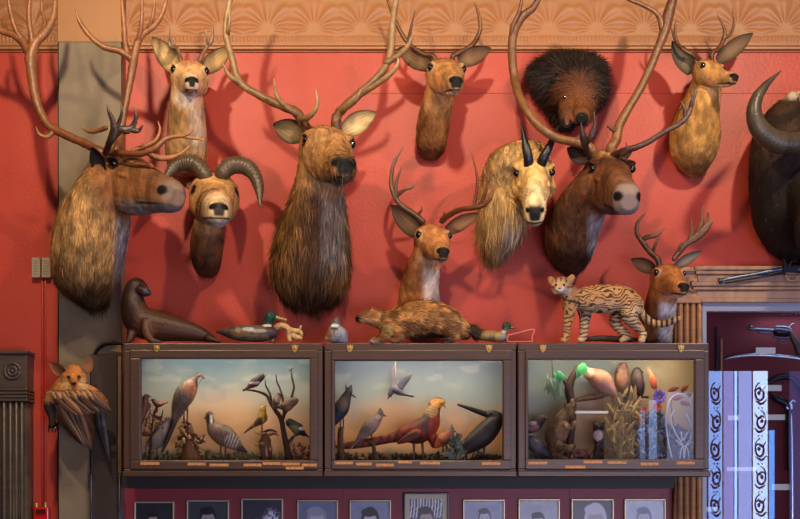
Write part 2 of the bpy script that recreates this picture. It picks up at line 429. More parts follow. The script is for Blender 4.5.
# embossed frieze: palmettes in relief over a small bead border
zb, zt = Z(43.5), ZC-.002
def frieze_patch(x0, x1, y, name):
    nx = int((x1-x0)/.0045); nz = int((zt-zb)/.0045)
    xs = np.linspace(x0, x1, nx); zs = np.linspace(zb, zt, nz); XX, ZZ = np.meshgrid(xs, zs); per = .2115
    q = ((XX-X(455.5)) / per+.5) % 1-.5; dx = q*per; dz = ZZ-(zb+.055)
    rho = np.hypot(dx, dz)+1e-6; th = np.arctan2(dx, dz)
    ta = np.abs(th)-3.2*(rho-.03)*np.abs(np.sin(th)); fan = .5+.5*np.cos(ta*13); fan = fan**1.2*(1+.25*np.cos(rho*260)*0)
    win = sstep(.015, .06, rho)*sstep(.15, .12, rho-.012*fan)*sstep(1.9, 1.5, np.abs(th))
    # second family: rosette between fans
    q2 = (q+.5+.5) % 1-.5; d2 = np.hypot(q2*per, ZZ-(zb+.125)); ros = sstep(.034, .028, d2)*(.5+.5*np.cos(np.arctan2(q2*per, ZZ-(zb+.125))*6))
    win2 = np.clip(1-win, 0, 1)
    bead = .5+.5*np.cos((XX)*2*PI/.017); bw = sstep(.004, .01, ZZ-zb)*sstep(.034, .028, ZZ-zb)
    h = .008*fan*win+.004*ros*win2+.007*bead*bw+.004*sstep(.045, .05, ZZ-zb)*0
    V = np.stack([XX.ravel(), (y-.004-h).ravel(), ZZ.ravel()], 1)
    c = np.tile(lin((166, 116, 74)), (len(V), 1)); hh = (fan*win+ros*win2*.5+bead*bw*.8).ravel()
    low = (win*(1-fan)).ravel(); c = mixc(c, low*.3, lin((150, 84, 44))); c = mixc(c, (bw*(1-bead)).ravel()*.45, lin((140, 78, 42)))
    F = []
    g = np.arange(nx*nz).reshape(nz, nx); F = np.stack([g[:-1, :-1].ravel(), g[:-1, 1:].ravel(), g[1:, 1:].ravel(), g[1:, :-1].ravel()], 1)
    # closed back so that the relief is a panel with thickness
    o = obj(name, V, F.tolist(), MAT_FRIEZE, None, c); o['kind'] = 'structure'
    return o
PD = .10; PXL, PXR = X(59, PD), X(121, PD)
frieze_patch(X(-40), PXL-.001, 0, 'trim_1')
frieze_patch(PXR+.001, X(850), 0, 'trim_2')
def mould(name, x0, x1, y, parts, m):
    q = M()
    for (p0, p1, dpt) in parts:
        q.box((x0, y-dpt, Z(p1)), (x1, y, Z(p0)))
    o = q.build(name, m, smooth=False); o['kind'] = 'structure'
    b = o.modifiers.new('b', 'BEVEL'); b.width = .003; b.segments = 2
    return o
MS = [(43.5, 46.5, .012), (47.5, 50.5, .018), (51.3, 52.6, .010)]
mould('trim_3', X(-40), PXL-.001, 0, MS, MAT_TRIMTAN); mould('trim_4', PXR+.001, X(850), 0, MS, MAT_TRIMTAN)
# pilaster with its plain frieze block on top
MAT_PILCAP = mat('pilaster_top', (170, 120, 72), rough=.5, noise_mix=(6, (180, 118, 66), .4))
pz = Z(42, PD)
q = M(); q.box((PXL, -PD, 0), (PXR, 0, pz)); struct(q.build('wall_pilaster', MAT_GREYBROWN, smooth=False))
q = M(); q.box((PXL-.004, -PD-.004, pz), (PXR+.004, 0, ZC-.002)); struct(q.build('trim_5', MAT_PILCAP, smooth=False))
q = M(); q.box((PXL-.014, -PD+.03, 0), (PXL, 0, ZC-.01)); struct(q.build('trim_6', MAT_DARKWOOD, smooth=False))
# faint seam across the plaster
q = M(); q.box((X(352), -.0015, Z(93.6)), (X(850), 0, Z(93.1)))
struct(q.build('trim_7', mat('plaster_seam', (150, 48, 40), rough=.6), smooth=False))
# bead of wood edging down the left wall
q = M(); q.box((X(48.5), -.02, 0), (X(51), 0, Z(52))); 
# ---------------- shoulder mounts
def shot(name, label, cat, base): return thing(name, label, cat, P(*base))
# elk in the middle
T = shot('elk_head_mount', 'large brown elk shoulder mount with long shaggy neck and two wide branching antlers', 'elk mount', (312, 300, .0))
H = Head(P(329, 142, .46), P(345, 163, .68))
m = M(); neck_rings(m, [(309, 303, 320, .0, .06), (303, 289, 334, 0, .15), (292, 278, 345, 0, .24), (274, 272, 349, 0, .31), (250, 273.5, 349, 0, .36), (225, 281, 347, .04, .40), (200, 290, 345, .10, .44), (178, 296, 343, .18, .48), (155, 300, 341, .25, .54), (135, 304, 338, .30, .52)])
std_head(m, H, 'elk')
E = EarM()
ear(E, P(302, 136, .38), P(273, 124, .34), W(12, .4), (-.3, -1, -.1), cout=(110, 75, 45), cin=(120, 100, 70), crim=(30, 20, 16))
ear(E, P(344, 131, .40), P(376, 112, .36), W(11, .4), (.4, -1, -.3), cout=(110, 75, 45), cin=(205, 178, 125), crim=(90, 65, 40))
cl = dict(coat=(128, 88, 48), mottle=(86, 56, 32), face=(168, 122, 74), brow=(176, 128, 80), muzzle=(140, 98, 60), chin=(150, 140, 130), eyering=(120, 85, 50),
          neckfront=[((84, 56, 36), 300, 325, 190, 300, .6), ((150, 140, 130), 322, 345, 180, 262, .75), ((40, 28, 22), 270, 350, 288, 312, .8), ((40, 28, 20), 312, 345, 172, 190, .7)])
nl = lambda V: .012+.035*sstep(Z(175, .4), Z(215, .4), V[:, 2])
skin(T, m, .0038, lambda V: coat(V, H, cl), E, [dict(n=16000, length=lambda V: np.where(V[:, 2] < Z(172, .4), .016+.045*sstep(Z(172, .4), Z(230, .4), V[:, 2]), .007), flow=flow_down, width=.0035, lift=.22, vary=.5)])
eyes(T, H, r=.258)
antler(T, [[(304, 124, .40, 6), (296, 112, .39, 5.5), (284, 107, .38, 5), (259, 95, .37, 4.6), (240, 82, .36, 4.2), (232, 58, .36, 4), (226, 33, .37, 3.8), (229, 5, .38, 3.4), (233, -14, .40, 2)],
           [(301, 116, .40, 4), (285, 106, .44, 3.4), (276, 94, .47, 2.4), (274, 79, .49, .6)], [(300, 119, .44, 4), (309, 117, .53, 3.4), (317, 106, .57, 2.5), (316, 89, .57, .6)],
           [(240, 83, .36, 4), (229, 75, .38, 3), (223, 64, .40, .8)], [(227, 35, .37, 3), (229, 26, .40, 2.2), (230, 10, .42, .6)]], rnd=.2, root=H)
antler(T, [[(336, 122, .40, 6), (340, 112, .39, 5.4), (358, 95, .38, 5), (380, 74, .37, 4.4), (390, 55, .36, 4.2), (393, 22, .36, 3.8), (396, 0, .38, 3), (398, -16, .4, 2)],
           [(340, 111, .40, 4.2), (352, 104, .46, 3.2), (357, 98, .5, 2.4), (361, 90, .52, .6)], [(356, 97, .38, 4), (374, 86, .42, 3.2), (388, 76, .45, 3), (397, 66, .47, 2.4), (398, 57, .48, .6)],
           [(386, 63, .37, 4), (400, 54, .38, 3.6), (409, 44, .4, 2.6), (413, 32, .42, .6)]], rnd=.2, root=H)
TIP = (206, 176, 134)
def fu(n, L, **k): return dict(dict(n=n, length=(L if callable(L) else (lambda V: np.full(len(V), L))), flow=flow_down, width=.003, lift=.15, vary=.4), **k)
def hflow(H):      # hair runs from the nose backwards and down the neck
    def f(V, N):
        t, r, u = H.loc(V); k = (sstep(-.3, .1, t)*sstep(.5, .38, np.hypot(r, u+.03)))[:, None]
        return k*(-H.f+.0*H.u)+(1-k)*np.array([0, 0, -1.0])
    return f
def short(H, n=9000, L=.009, neckL=.014, **k):
    def ln(V):
        t, r, u = H.loc(V); kk = sstep(-.3, .1, t)*sstep(.5, .38, np.hypot(r, u+.03)); return (neckL*(1-kk)+L*kk)*(t < .9)
    return dict(dict(n=n, length=ln, flow=hflow(H), width=.0026, lift=.12, vary=.32), **k)

# young pale-faced deer, top left
T = shot('deer_head_mount', 'pale straight-facing deer head with thin little antlers, behind the caribou antlers', 'deer mount', (186, 160, 0))
H = Head(P(190, 70, .27), P(192, 80, .43))
m = M(); neck_rings(m, [(176, 178, 200, 0, .06), (166, 168, 206, 0, .16), (150, 166, 207, 0, .22), (130, 168, 206, .02, .26), (110, 170, 204, .05, .29), (92, 172, 203, .08, .31), (74, 176, 203, .12, .31)])
std_head(m, H, 'deer')
E = EarM(); ear(E, P(178, 71, .22), P(152, 37, .20), W(10.5, .2), (-.2, -1, 0), cin=(196, 166, 112), crim=(60, 44, 30)); ear(E, P(205, 70, .22), P(230, 47, .20), W(9.5, .2), (.5, -1, .1), cin=(170, 140, 92), crim=(60, 44, 30))
cl = dict(coat=(182, 140, 86), mottle=(150, 106, 62), face=(206, 164, 116), brow=(186, 120, 72), muzzle=(222, 200, 172), nosew=.05, chin=(240, 228, 212), neckfront=[((206, 190, 170), 190, 205, 100, 150, .6)])
skin(T, m, .0036, lambda V: coat(V, H, cl), E, [short(H, 6000)]); eyes(T, H)
antler(T, [[(181, 60, .23, 2.4), (178, 50, .22, 2), (171, 40, .22, 1.7), (170, 24, .23, .5)], [(177, 48, .22, 1.6), (170, 46, .24, 1.2), (168, 36, .25, .4)]], root=H, tip=TIP)
antler(T, [[(200, 60, .23, 2.6), (206, 48, .22, 2.2), (212, 40, .22, 2), (213, 24, .23, .5)], [(208, 46, .22, 1.7), (207, 38, .25, 1.2), (206, 30, .26, .4)]], root=H, tip=TIP)

# ram
T = shot('ram_head_mount', 'small ram head with thick dark horns curling down beside its tan face', 'ram mount', (208, 274, 0))
H = Head(P(215, 191, .27), P(219, 207, .46))
m = M(); neck_rings(m, [(277, 202, 213, 0, .05), (270, 195, 219, 0, .12), (256, 191, 222, 0, .18), (240, 191, 223, .01, .22), (222, 195, 222, .05, .27), (204, 199, 222, .10, .31), (188, 202, 224, .14, .31)])
std_head(m, H, 'sheep')
E = EarM(); ear(E, P(202, 191, .25), P(186, 183, .25), W(6, .2), (-.2, -1, -.2), cin=(120, 92, 62), crim=(40, 28, 20)); ear(E, P(229, 190, .25), P(237, 194, .25), W(4.5, .2), (.2, -1, -.2), cin=(120, 92, 62))
cl = dict(coat=(112, 66, 34), mottle=(78, 44, 26), face=(186, 138, 84), brow=(206, 158, 98), muzzle=(214, 190, 150), chin=(226, 216, 204), nose=(60, 50, 46), nosew=.07, eyering=(120, 80, 50),
          neckfront=[((66, 38, 24), 188, 228, 258, 280, .7), ((140, 96, 62), 203, 220, 215, 250, .5)])
skin(T, m, .0036, lambda V: coat(V, H, cl), E, [short(H, 6000)]); eyes(T, H)
for s, pts in ((-1, [(206, 176, .27, 8.2), (196, 165, .26, 9.2), (186, 163, .25, 8.6), (176, 166, .25, 7), (169, 173, .27, 5), (164, 182, .30, 1)]),
               (1, [(221, 174, .27, 8.4), (231, 166, .26, 9.6), (244, 166, .25, 9.4), (254, 174, .25, 7.6), (259, 188, .27, 5.6), (260, 206, .30, 1)])):
    mm = M(); b = cat([(*P(x, y, Y), W(r, Y)) for x, y, Y, r in pts], 14); b[:, 3] *= 1+.035*np.sin(np.arange(len(b))*1.5)
    mm.tube(b[:, :3], b[:, 3]*.92, sub=1, seg=14, c=lin((62, 50, 38))); 
    V, F, C = mm.arrays(); C = mixc(C, fbm(V, 60, 2), lin((100, 84, 62))); obj('horn', V, F, MAT_HORN, T, C)

# deer, top centre
T = shot('deer_head_mount', 'tan deer head turned right with upright curved antlers above the small centre deer', 'deer mount', (432, 155, 0))
H = Head(P(447, 68, .30), P(457, 80, .46))
m = M(); neck_rings(m, [(159, 424, 438, 0, .05), (150, 418, 445, 0, .13), (135, 416, 448, 0, .19), (118, 418, 451, .02, .24), (100, 423, 454, .07, .29), (84, 427, 456, .12, .33), (68, 431, 457, .16, .34)])
std_head(m, H, 'deer')
E = EarM(); ear(E, P(429, 66, .26), P(398, 48, .23), W(10, .2), (-.3, -1, -.1), cin=(110, 84, 58), crim=(42, 30, 22)); ear(E, P(460, 62, .27), P(491, 48, .24), W(9, .2), (.5, -1, .1), cin=(120, 92, 64), crim=(42, 30, 22))
cl = dict(coat=(150, 98, 52), mottle=(112, 70, 38), face=(176, 124, 72), brow=(150, 96, 54), muzzle=(178, 140, 96), chin=(226, 212, 190),
          neckfront=[((196, 150, 96), 425, 458, 90, 112, .6), ((80, 48, 28), 410, 450, 148, 162, .7)])
skin(T, m, .0036, lambda V: coat(V, H, cl), E, [short(H, 7000)]); eyes(T, H)
antler(T, [[(433, 56, .26, 3), (424, 54, .25, 3), (412, 47, .24, 2.7), (403, 36, .24, 2.5), (396, 22, .25, 2.2), (388, 2, .27, 1.6), (384, -10, .28, .5)], [(408, 42, .24, 2.2), (411, 28, .26, 1.6), (415, 10, .28, .5)]], root=H, base=(80, 46, 26), tip=(150, 100, 62))
antler(T, [[(453, 56, .26, 3), (463, 51, .25, 3), (474, 43, .24, 2.8), (480, 30, .24, 2.5), (479, 15, .25, 2), (474, 2, .27, .5)]], root=H, base=(80, 46, 26), tip=(150, 100, 62))

# deer, top right
T = shot('deer_head_mount', 'golden tan deer head with big upright ears, high up beside the black buffalo head', 'deer mount', (694, 172, 0))
H = Head(P(713, 67, .29), P(736, 76, .40))
m = M(); neck_rings(m, [(177, 689, 700, 0, .05), (169, 681, 708, 0, .14), (155, 672, 716, 0, .21), (138, 670, 720, 0, .25), (120, 674, 718, 0, .28), (102, 682, 719, .02, .28), (86, 690, 720, .05, .27), (74, 695, 716, .10, .26)])
std_head(m, H, 'deer')
E = EarM(); ear(E, P(692, 72, .22), P(672, 41, .20), W(9.5, .2), (-.1, -1, .1), cin=(104, 92, 72), crim=(60, 44, 30)); ear(E, P(719, 60, .24), P(753, 33, .19), W(8.5, .2), (.3, -1, -.1), cin=(116, 92, 66), crim=(60, 44, 30))
cl = dict(coat=(196, 146, 78), mottle=(168, 118, 62), face=(196, 144, 82), brow=(176, 118, 62), muzzle=(196, 150, 100), chin=(226, 196, 150),
          neckfront=[((96, 62, 34), 680, 712, 160, 180, .7), ((150, 100, 52), 675, 688, 90, 150, .4)])
skin(T, m, .0036, lambda V: coat(V, H, cl), E, [short(H, 7000)]); eyes(T, H)
antler(T, [[(694, 56, .24, 2.4), (684, 50, .24, 2.3), (677, 42, .23, 2), (675, 30, .24, 1.6), (677, 17, .25, .5)], [(677, 44, .23, 1.8), (673, 34, .25, 1.3), (671, 26, .26, .4)]], root=H, base=(80, 48, 28), tip=(150, 104, 64))
antler(T, [[(712, 54, .25, 2.8), (719, 48, .24, 2.5), (724, 38, .23, 2.6), (724, 28, .24, 1.8), (717, 14, .26, .5)], [(724, 38, .23, 2.4), (731, 33, .24, 1.9), (734, 22, .26, 1.4), (732, 8, .27, .5)]], root=H, base=(80, 48, 28), tip=(150, 104, 64))

# deer, centre
T = shot('deer_head_mount', 'small orange-tan deer head with wide dark antlers, rising behind the furry brown badger', 'deer mount', (418, 320, 0))
H = Head(P(434, 235, .30), P(444, 251, .45))
m = M(); neck_rings(m, [(330, 404, 432, 0, .06), (322, 399, 440, 0, .15), (306, 398, 441, 0, .20), (288, 400, 439, .01, .24), (270, 405, 440, .06, .29), (254, 412, 443, .12, .33), (238, 418, 444, .16, .34)])
std_head(m, H, 'deer')
E = EarM(); ear(E, P(419, 234, .26), P(391, 205, .24), W(10, .2), (-.2, -1, -.1), cin=(96, 70, 50), crim=(36, 26, 20)); ear(E, P(447, 231, .27), P(479, 213, .24), W(7.5, .2), (.4, -1, -.2), cin=(120, 84, 58), crim=(60, 40, 26))
cl = dict(coat=(176, 112, 58), mottle=(142, 88, 46), face=(196, 132, 76), brow=(150, 96, 62), muzzle=(178, 128, 86), chin=(230, 216, 200),
          neckfront=[((232, 214, 196), 424, 443, 262, 330, .85)])
skin(T, m, .0036, lambda V: coat(V, H, cl), E, [short(H, 7000)]); eyes(T, H)
antler(T, [[(423, 222, .27, 3.6), (414, 214, .26, 3.4), (403, 207, .25, 3.2), (396, 199, .25, 3), (391, 183, .25, 2.6), (394, 163, .26, 2), (404, 146, .27, .5)], [(396, 199, .25, 2.8), (396, 184, .26, 2), (402, 166, .28, .5)],
           [(397, 196, .25, 2.4), (404, 190, .27, 1.9), (411, 188, .28, 1.4), (416, 183, .29, .4)], [(416, 216, .26, 2.2), (421, 211, .28, 1.5), (422, 206, .29, .4)]], base=(70, 42, 26), tip=(132, 100, 76))
antler(T, [[(442, 221, .28, 3.6), (446, 217, .30, 3.4), (459, 210, .36, 3.1), (472, 208, .41, 2.9), (484, 205, .44, 2.6), (491, 196, .46, 2.2), (495, 182, .47, .5)], [(473, 208, .41, 2.4), (476, 195, .42, 2), (477, 176, .44, 1.5), (471, 150, .46, .5)],
           [(480, 206, .43, 2.2), (486, 190, .46, 1.7), (489, 170, .48, 1.2), (489, 153, .50, .4)], [(445, 218, .26, 2.4), (444, 212, .28, .9)]], base=(84, 48, 28), tip=(150, 84, 48))

# deer, lower right
T = shot('deer_head_mount', 'small orange-brown deer head right of the spotted cat, one antler broad and flat', 'deer mount', (655, 342, 0))
H = Head(P(670, 273, .29), P(685, 286, .43))
m = M(); neck_rings(m, [(352, 646, 668, 0, .05), (345, 642, 672, 0, .09), (332, 640, 672, 0, .16), (318, 642, 674, .01, .23), (302, 646, 676, .05, .28), (288, 650, 676, .11, .32), (276, 653, 675, .15, .33)])
std_head(m, H, 'deer')
E = EarM(); ear(E, P(654, 270, .25), P(631, 259, .23), W(7, .2), (-.2, -1, -.1), cin=(90, 62, 42), crim=(40, 28, 20)); ear(E, P(676, 266, .26), P(702, 251, .23), W(5.5, .2), (.4, -1, -.2), cin=(110, 100, 90), crim=(60, 50, 42))
cl = dict(coat=(150, 94, 50), mottle=(110, 68, 38), face=(186, 116, 62), brow=(150, 92, 52), muzzle=(196, 130, 84), chin=(226, 210, 196),
          neckfront=[((226, 216, 208), 660, 678, 296, 350, .9)])
skin(T, m, .0036, lambda V: coat(V, H, cl), E, [short(H, 6000)]); eyes(T, H)
antler(T, [[(658, 260, .26, 3.4), (650, 252, .25, 3.2), (643, 243, .25, 3.1), (637, 233, .25, 2.6), (638, 222, .26, 2), (647, 212, .27, .5)], [(641, 240, .25, 2.6), (648, 237, .26, 3), (657, 235, .27, 2.2), (665, 228, .28, .5)], [(653, 252, .25, 2), (656, 243, .27, 1.5), (660, 235, .28, .5)]], root=H, base=(80, 48, 28), tip=(136, 92, 60))
antler(T, [[(674, 259, .26, 3.2), (679, 252, .25, 3.4), (686, 244, .25, 3.6), (695, 238, .25, 5), (703, 231, .26, 5), (709, 224, .27, 3.4), (713, 221, .28, 1)], [(697, 234, .25, 3.4), (702, 221, .26, 2), (703, 206, .27, .5)], [(704, 229, .26, 3), (708, 216, .27, 1.6), (707, 212, .28, .5)], [(690, 240, .25, 3), (692, 229, .26, 1.8), (691, 218, .27, .4)], [(677, 254, .25, 2), (680, 246, .27, 1.4), (681, 241, .28, .4)]],
       base=(80, 48, 28), tip=(150, 102, 62), flat=.7)
# caribou on the pilaster, seen from the side
T = shot('caribou_head_mount', 'large caribou head facing right, hung on the grey pilaster, with tall many-tined antlers', 'caribou mount', (92, 300, PD))
H = Head(P(132, 167, .44), P(177, 192, .60))
m = M()
neck_rings(m, [(307, 88, 104, .10, .18), (299, 74, 108, .10, .30), (286, 57, 113, .10, .40), (268, 53, 119, .10, .46), (248, 54, 124, .11, .50), (226, 57, 128, .14, .52), (205, 65, 129, .20, .53), (188, 76, 126, .26, .53), (172, 86, 120, .30, .50), (160, 94, 116, .34, .48)])
std_head(m, H, 'caribou')
E = EarM(); ear(E, P(101, 172, .50), P(92, 147, .54), W(8, .5), (-.3, -1, 0), cin=(24, 18, 16), cout=(30, 22, 18), crim=(14, 10, 9))
cl = dict(coat=(190, 146, 88), mottle=(110, 78, 46), face=(122, 72, 36), brow=(52, 30, 20), muzzle=(120, 80, 52), chin=(140, 130, 122), nosew=-.1, eyering=(176, 124, 76), nose=(168, 150, 132), brow_a=.6,
          neckfront=[((180, 176, 176), 116, 134, 212, 290, .8), ((34, 24, 18), 60, 112, 284, 312, .95), ((96, 62, 34), 50, 76, 258, 300, .5), ((72, 48, 30), 96, 122, 196, 214, .6)])
def cfn(V):
    C = coat(V, H, cl); t, r, u = H.loc(V)
    C = mixc(C, sstep(.3, .9, t)*sstep(-.05, .02, u)*.4, lin((60, 40, 30)))
    C = mixc(C, sstep(.8, 1.05, t)*.5, lin((156, 140, 126)))
    no = np.sqrt((t-.93)**2+(np.abs(r)-.15)**2*.6+(u+.09)**2*1.5); C = mixc(C, sstep(.085, .05, no), lin((10, 8, 8)))
    return mixc(C, sstep(.75, .85, t)*sstep(-.25, -.3, u)*.8, lin((120, 116, 120)))
ln = lambda V: .012+.03*sstep(Z(200, .4), Z(250, .4), V[:, 2])
skin(T, m, .0042, cfn, E, [short(H, 9000, L=.006, neckL=.03, width=.0034, vary=.5, lift=.2), fu(5000, lambda V: .05*sstep(Z(278, .3), Z(292, .3), V[:, 2]), vary=.5, lift=.15)]); eyes(T, H, rad=.055, r=.248)
CB, CT = (118, 66, 34), (178, 120, 74)
antler(T, [[(104, 154, .50, 5.5), (88, 145, .48, 5), (66, 135, .46, 5), (50, 127, .45, 5), (40, 112, .44, 5.2), (35, 95, .44, 5.4), (32, 76, .44, 6), (31, 56, .44, 7), (36, 42, .44, 5.6), (45, 33, .44, 5), (53, 18, .45, 3.8), (56, -6, .47, 2.2)],
           [(31, 56, .44, 6), (23, 42, .43, 5.4), (12, 34, .43, 4.2), (0, 30, .43, 3.6), (-14, 14, .44, 1)], [(25, 44, .43, 4.4), (16, 30, .44, 3), (11, 14, .45, 2.6), (7, -8, .46, 1.2)],
           [(33, 50, .44, 5), (31, 34, .45, 3.6), (29, 18, .46, 3), (30, -8, .47, 1.5)], [(39, 38, .44, 4), (45, 24, .43, 2.6), (42, 10, .42, 2), (42, -6, .42, 1)], [(6, 31, .43, 2.8), (4, 22, .42, 2), (6, 14, .41, .6)],
           [(54, 131, .45, 3.6), (47, 137, .47, 2.6), (39, 134, .48, 2), (36, 127, .49, .6)]], base=CB, tip=CT, root=H)
antler(T, [[(116, 152, .48, 5), (121, 132, .44, 4.2), (125, 108, .42, 4), (130, 82, .41, 4.2), (134, 58, .41, 5), (140, 38, .41, 4), (154, 26, .42, 3.2), (163, 12, .43, 2.6), (168, -8, .44, 1.4)],
           [(133, 60, .41, 4.6), (120, 51, .42, 4), (104, 47, .43, 3.6), (90, 36, .44, 3), (80, 22, .45, 2.4), (76, 10, .46, .8)], [(128, 56, .41, 4.4), (125, 42, .42, 3.6), (124, 24, .43, 3), (121, -8, .45, 1.4)],
           [(138, 42, .41, 3.6), (141, 28, .43, 2.6), (142, 10, .44, 2), (142, -8, .45, 1)], [(147, 31, .41, 2.8), (153, 16, .43, 2), (155, -6, .44, 1)]], base=CB, tip=CT, root=H)
antler(T, [[(105, 154, .54, 4), (109, 144, .60, 4.4), (114, 132, .62, 5), (113, 122, .63, 3.4), (109, 112, .64, 2), (107, 105, .64, .6)], [(112, 138, .61, 4.4), (120, 130, .62, 4.6), (127, 130, .62, 4.6), (133, 126, .62, 3.4), (136, 116, .63, 2), (134, 107, .63, .6)],
           [(114, 132, .62, 3), (119, 122, .63, 2.4), (122, 112, .64, 1.8), (121, 102, .64, .5)], [(130, 129, .62, 3.6), (138, 131, .62, 2.6), (143, 125, .63, .6)]], base=(34, 22, 18), tip=(60, 40, 30), flat=.45, label='dark palmate brow tine')
antler(T, [[(106, 152, .50, 3.6), (122, 153, .56, 3.6), (140, 154, .60, 3.5), (154, 149, .62, 3.2), (166, 139, .62, 2.8), (180, 136, .61, 2.4), (192, 138, .60, 1.8), (205, 140, .60, .6)],
           [(148, 152, .61, 4), (156, 157, .60, 4), (168, 158, .59, 3.4), (180, 154, .58, 2), (190, 146, .58, .6)], [(132, 151, .56, 2.6), (146, 146, .54, 3), (156, 140, .53, 2.4), (160, 130, .53, 1.6), (158, 121, .53, .5)], [(183, 137, .61, 1.6), (192, 131, .61, 1.2), (195, 122, .61, .4)]], base=(110, 60, 30), tip=(200, 130, 76), label='low forward antler branch')
antler(T, [[(106, 128, .50, 2.8), (96, 131, .48, 2.8), (88, 131, .47, 2.2), (81, 127, .46, .6)]], base=(120, 76, 42), tip=CT)

# caribou at the right
T = shot('caribou_head_mount', 'dark brown caribou head turned right below the bear, its antlers sweeping in a wide U', 'caribou mount', (572, 268, 0))
H = Head(P(612, 168, .44), P(629, 196, .65))
m = M()
neck_rings(m, [(276, 566, 577, 0, .06), (268, 557, 585, 0, .16), (254, 548, 593, 0, .26), (236, 545, 598, 0, .33), (218, 549, 604, .02, .40), (202, 557, 610, .08, .45), (188, 567, 611, .16, .46), (174, 579, 612, .22, .43), (162, 588, 612, .26, .38)])
std_head(m, H, 'caribou', wide=.95)
E = EarM(); ear(E, P(588, 160, .42), P(567, 148, .40), W(9, .4), (-.4, -1, -.1), cin=(60, 42, 34), cout=(40, 28, 20), crim=(20, 14, 12)); ear(E, P(617, 160, .42), P(634, 146, .40), W(6, .4), (.3, -1, -.2), cin=(44, 30, 22), cout=(40, 28, 20), crim=(20, 14, 12))
cl2 = dict(coat=(110, 70, 42), mottle=(72, 46, 30), face=(104, 60, 32), brow=(52, 32, 22), muzzle=(120, 84, 62), chin=(96, 84, 80), nosew=-.1, nose=(130, 112, 104), eyering=(120, 76, 44),
          neckfront=[((196, 190, 186), 590, 618, 204, 262, .85), ((40, 28, 22), 550, 596, 250, 280, .8)])
def cfn(V):
    C = coat(V, H, cl2); t, r, u = H.loc(V)
    C = mixc(C, sstep(-.25, -.1, t)*sstep(.22, .05, t)*sstep(.2, .3, u), lin((186, 140, 86)))
    C = mixc(C, sstep(.86, .95, t)*.75, lin((150, 134, 126)))
    no = np.sqrt((t-.97)**2+(np.abs(r)-.12)**2*.7+(u+.09)**2*1.5); C = mixc(C, sstep(.085, .05, no), lin((8, 6, 6)))
    return C
skin(T, m, .0042, cfn, E, [short(H, 9000, L=.006, neckL=.022, width=.003, vary=.4, lift=.15)]); eyes(T, H, rad=.052, r=.232)
CB, CT = (140, 96, 54), (110, 68, 44)
antler(T, [[(592, 150, .42, 6), (578, 143, .44, 5.2), (560, 139, .47, 5), (545, 131, .49, 5), (532, 118, .48, 5), (520, 98, .44, 5), (514, 76, .38, 5), (512, 52, .39, 5), (514, 32, .40, 5.2), (522, 17, .41, 5), (533, 8, .42, 4), (541, -6, .43, 2.6)],
           [(513, 40, .39, 3.6), (512, 28, .42, 2.8), (519, 12, .44, 2.4), (523, -8, .46, 1.2)]], base=CB, tip=CT, rnd=.1, root=H)
antler(T, [[(611, 150, .41, 6.4), (616, 140, .40, 6), (619, 126, .39, 5.4), (628, 109, .38, 5), (640, 89, .37, 4.8), (650, 68, .37, 4.8), (659, 46, .37, 5), (665, 30, .37, 6), (669, 12, .38, 6.4), (676, -10, .4, 4)],
           [(663, 30, .37, 4), (658, 15, .38, 3), (645, 6, .39, 2.6), (630, 0, .40, 2.2), (616, -6, .41, 1)], [(617, 132, .40, 3), (611, 128, .42, 2.6), (608, 126, .43, 1.6)]], base=CB, tip=CT, rnd=.1, root=H)
antler(T, [[(590, 157, .46, 4), (586, 148, .54, 4.2), (583, 136, .58, 4), (581, 123, .60, .6)], [(585, 143, .56, 3.6), (591, 137, .58, 3.4), (595, 126, .59, 2.6), (594, 112, .60, .6)]], base=(40, 26, 20), tip=(70, 48, 36), flat=.6, label='dark forked brow tine')
antler(T, [[(613, 156, .44, 4.4), (624, 151, .50, 4), (637, 147, .53, 3.6), (650, 141, .54, 3.2), (664, 132, .55, 3), (679, 124, .55, 3), (687, 116, .55, 3.2), (692, 104, .55, 2.4), (697, 88, .56, .7)], [(685, 118, .55, 2.8), (685, 110, .56, 2.2), (681, 101, .57, .6)], [(690, 108, .55, 2.4), (692, 98, .57, 1.6), (691, 88, .58, .5)],
           [(622, 155, .50, 3), (627, 150, .54, 2), (626, 143, .56, .6)]], base=(70, 44, 28), tip=(120, 96, 90), label='long low forward antler branch')

# mountain goat
T = shot('mountain_goat_head_mount', 'shaggy cream mountain goat head with two short black horns', 'goat mount', (500, 245, 0))
H = Head(P(534, 172, .38), P(535, 211, .54))
m = M()
neck_rings(m, [(256, 489, 498, 0, .06), (246, 484, 508, 0, .13), (230, 480, 521, 0, .20), (212, 479, 528, 0, .25), (192, 480, 534, 0, .29), (172, 483, 540, .04, .38), (156, 492, 543, .10, .40), (147, 506, 541, .16, .38)])
std_head(m, H, 'goat', wide=.86)
E = EarM(); ear(E, P(546, 172, .33), P(552, 180, .31), W(3.4, .3), (.4, -1, 0), cin=(150, 110, 70))
cl3 = dict(coat=(208, 170, 108), mottle=(168, 122, 66), face=(226, 184, 116), brow=(216, 170, 100), muzzle=(232, 208, 164), chin=(226, 214, 196), nose=(36, 32, 34), eyering=(180, 130, 80), nosew=.07, nost=.7,
           neckfront=[((70, 48, 34), 488, 512, 238, 262, .6), ((180, 176, 176), 505, 530, 216, 245, .5)])
H3 = H
ln = lambda V: (.02+.055*sstep(Z(190, .2), Z(215, .2), V[:, 2]))*(1-.85*sstep(-.2, .15, H3.loc(V)[0])*sstep(.5, .38, np.hypot(H3.loc(V)[1], H3.loc(V)[2]+.03)))
ln0 = lambda V: np.where((H3.loc(V)[0] > .9), .001, ln(V))
skin(T, m, .0042, lambda V: coat(V, H3, cl3), E, [fu(15000, ln0, width=.0038, lift=.38, vary=.35, flow=hflow(H3))]); eyes(T, H, rad=.052, r=.225)
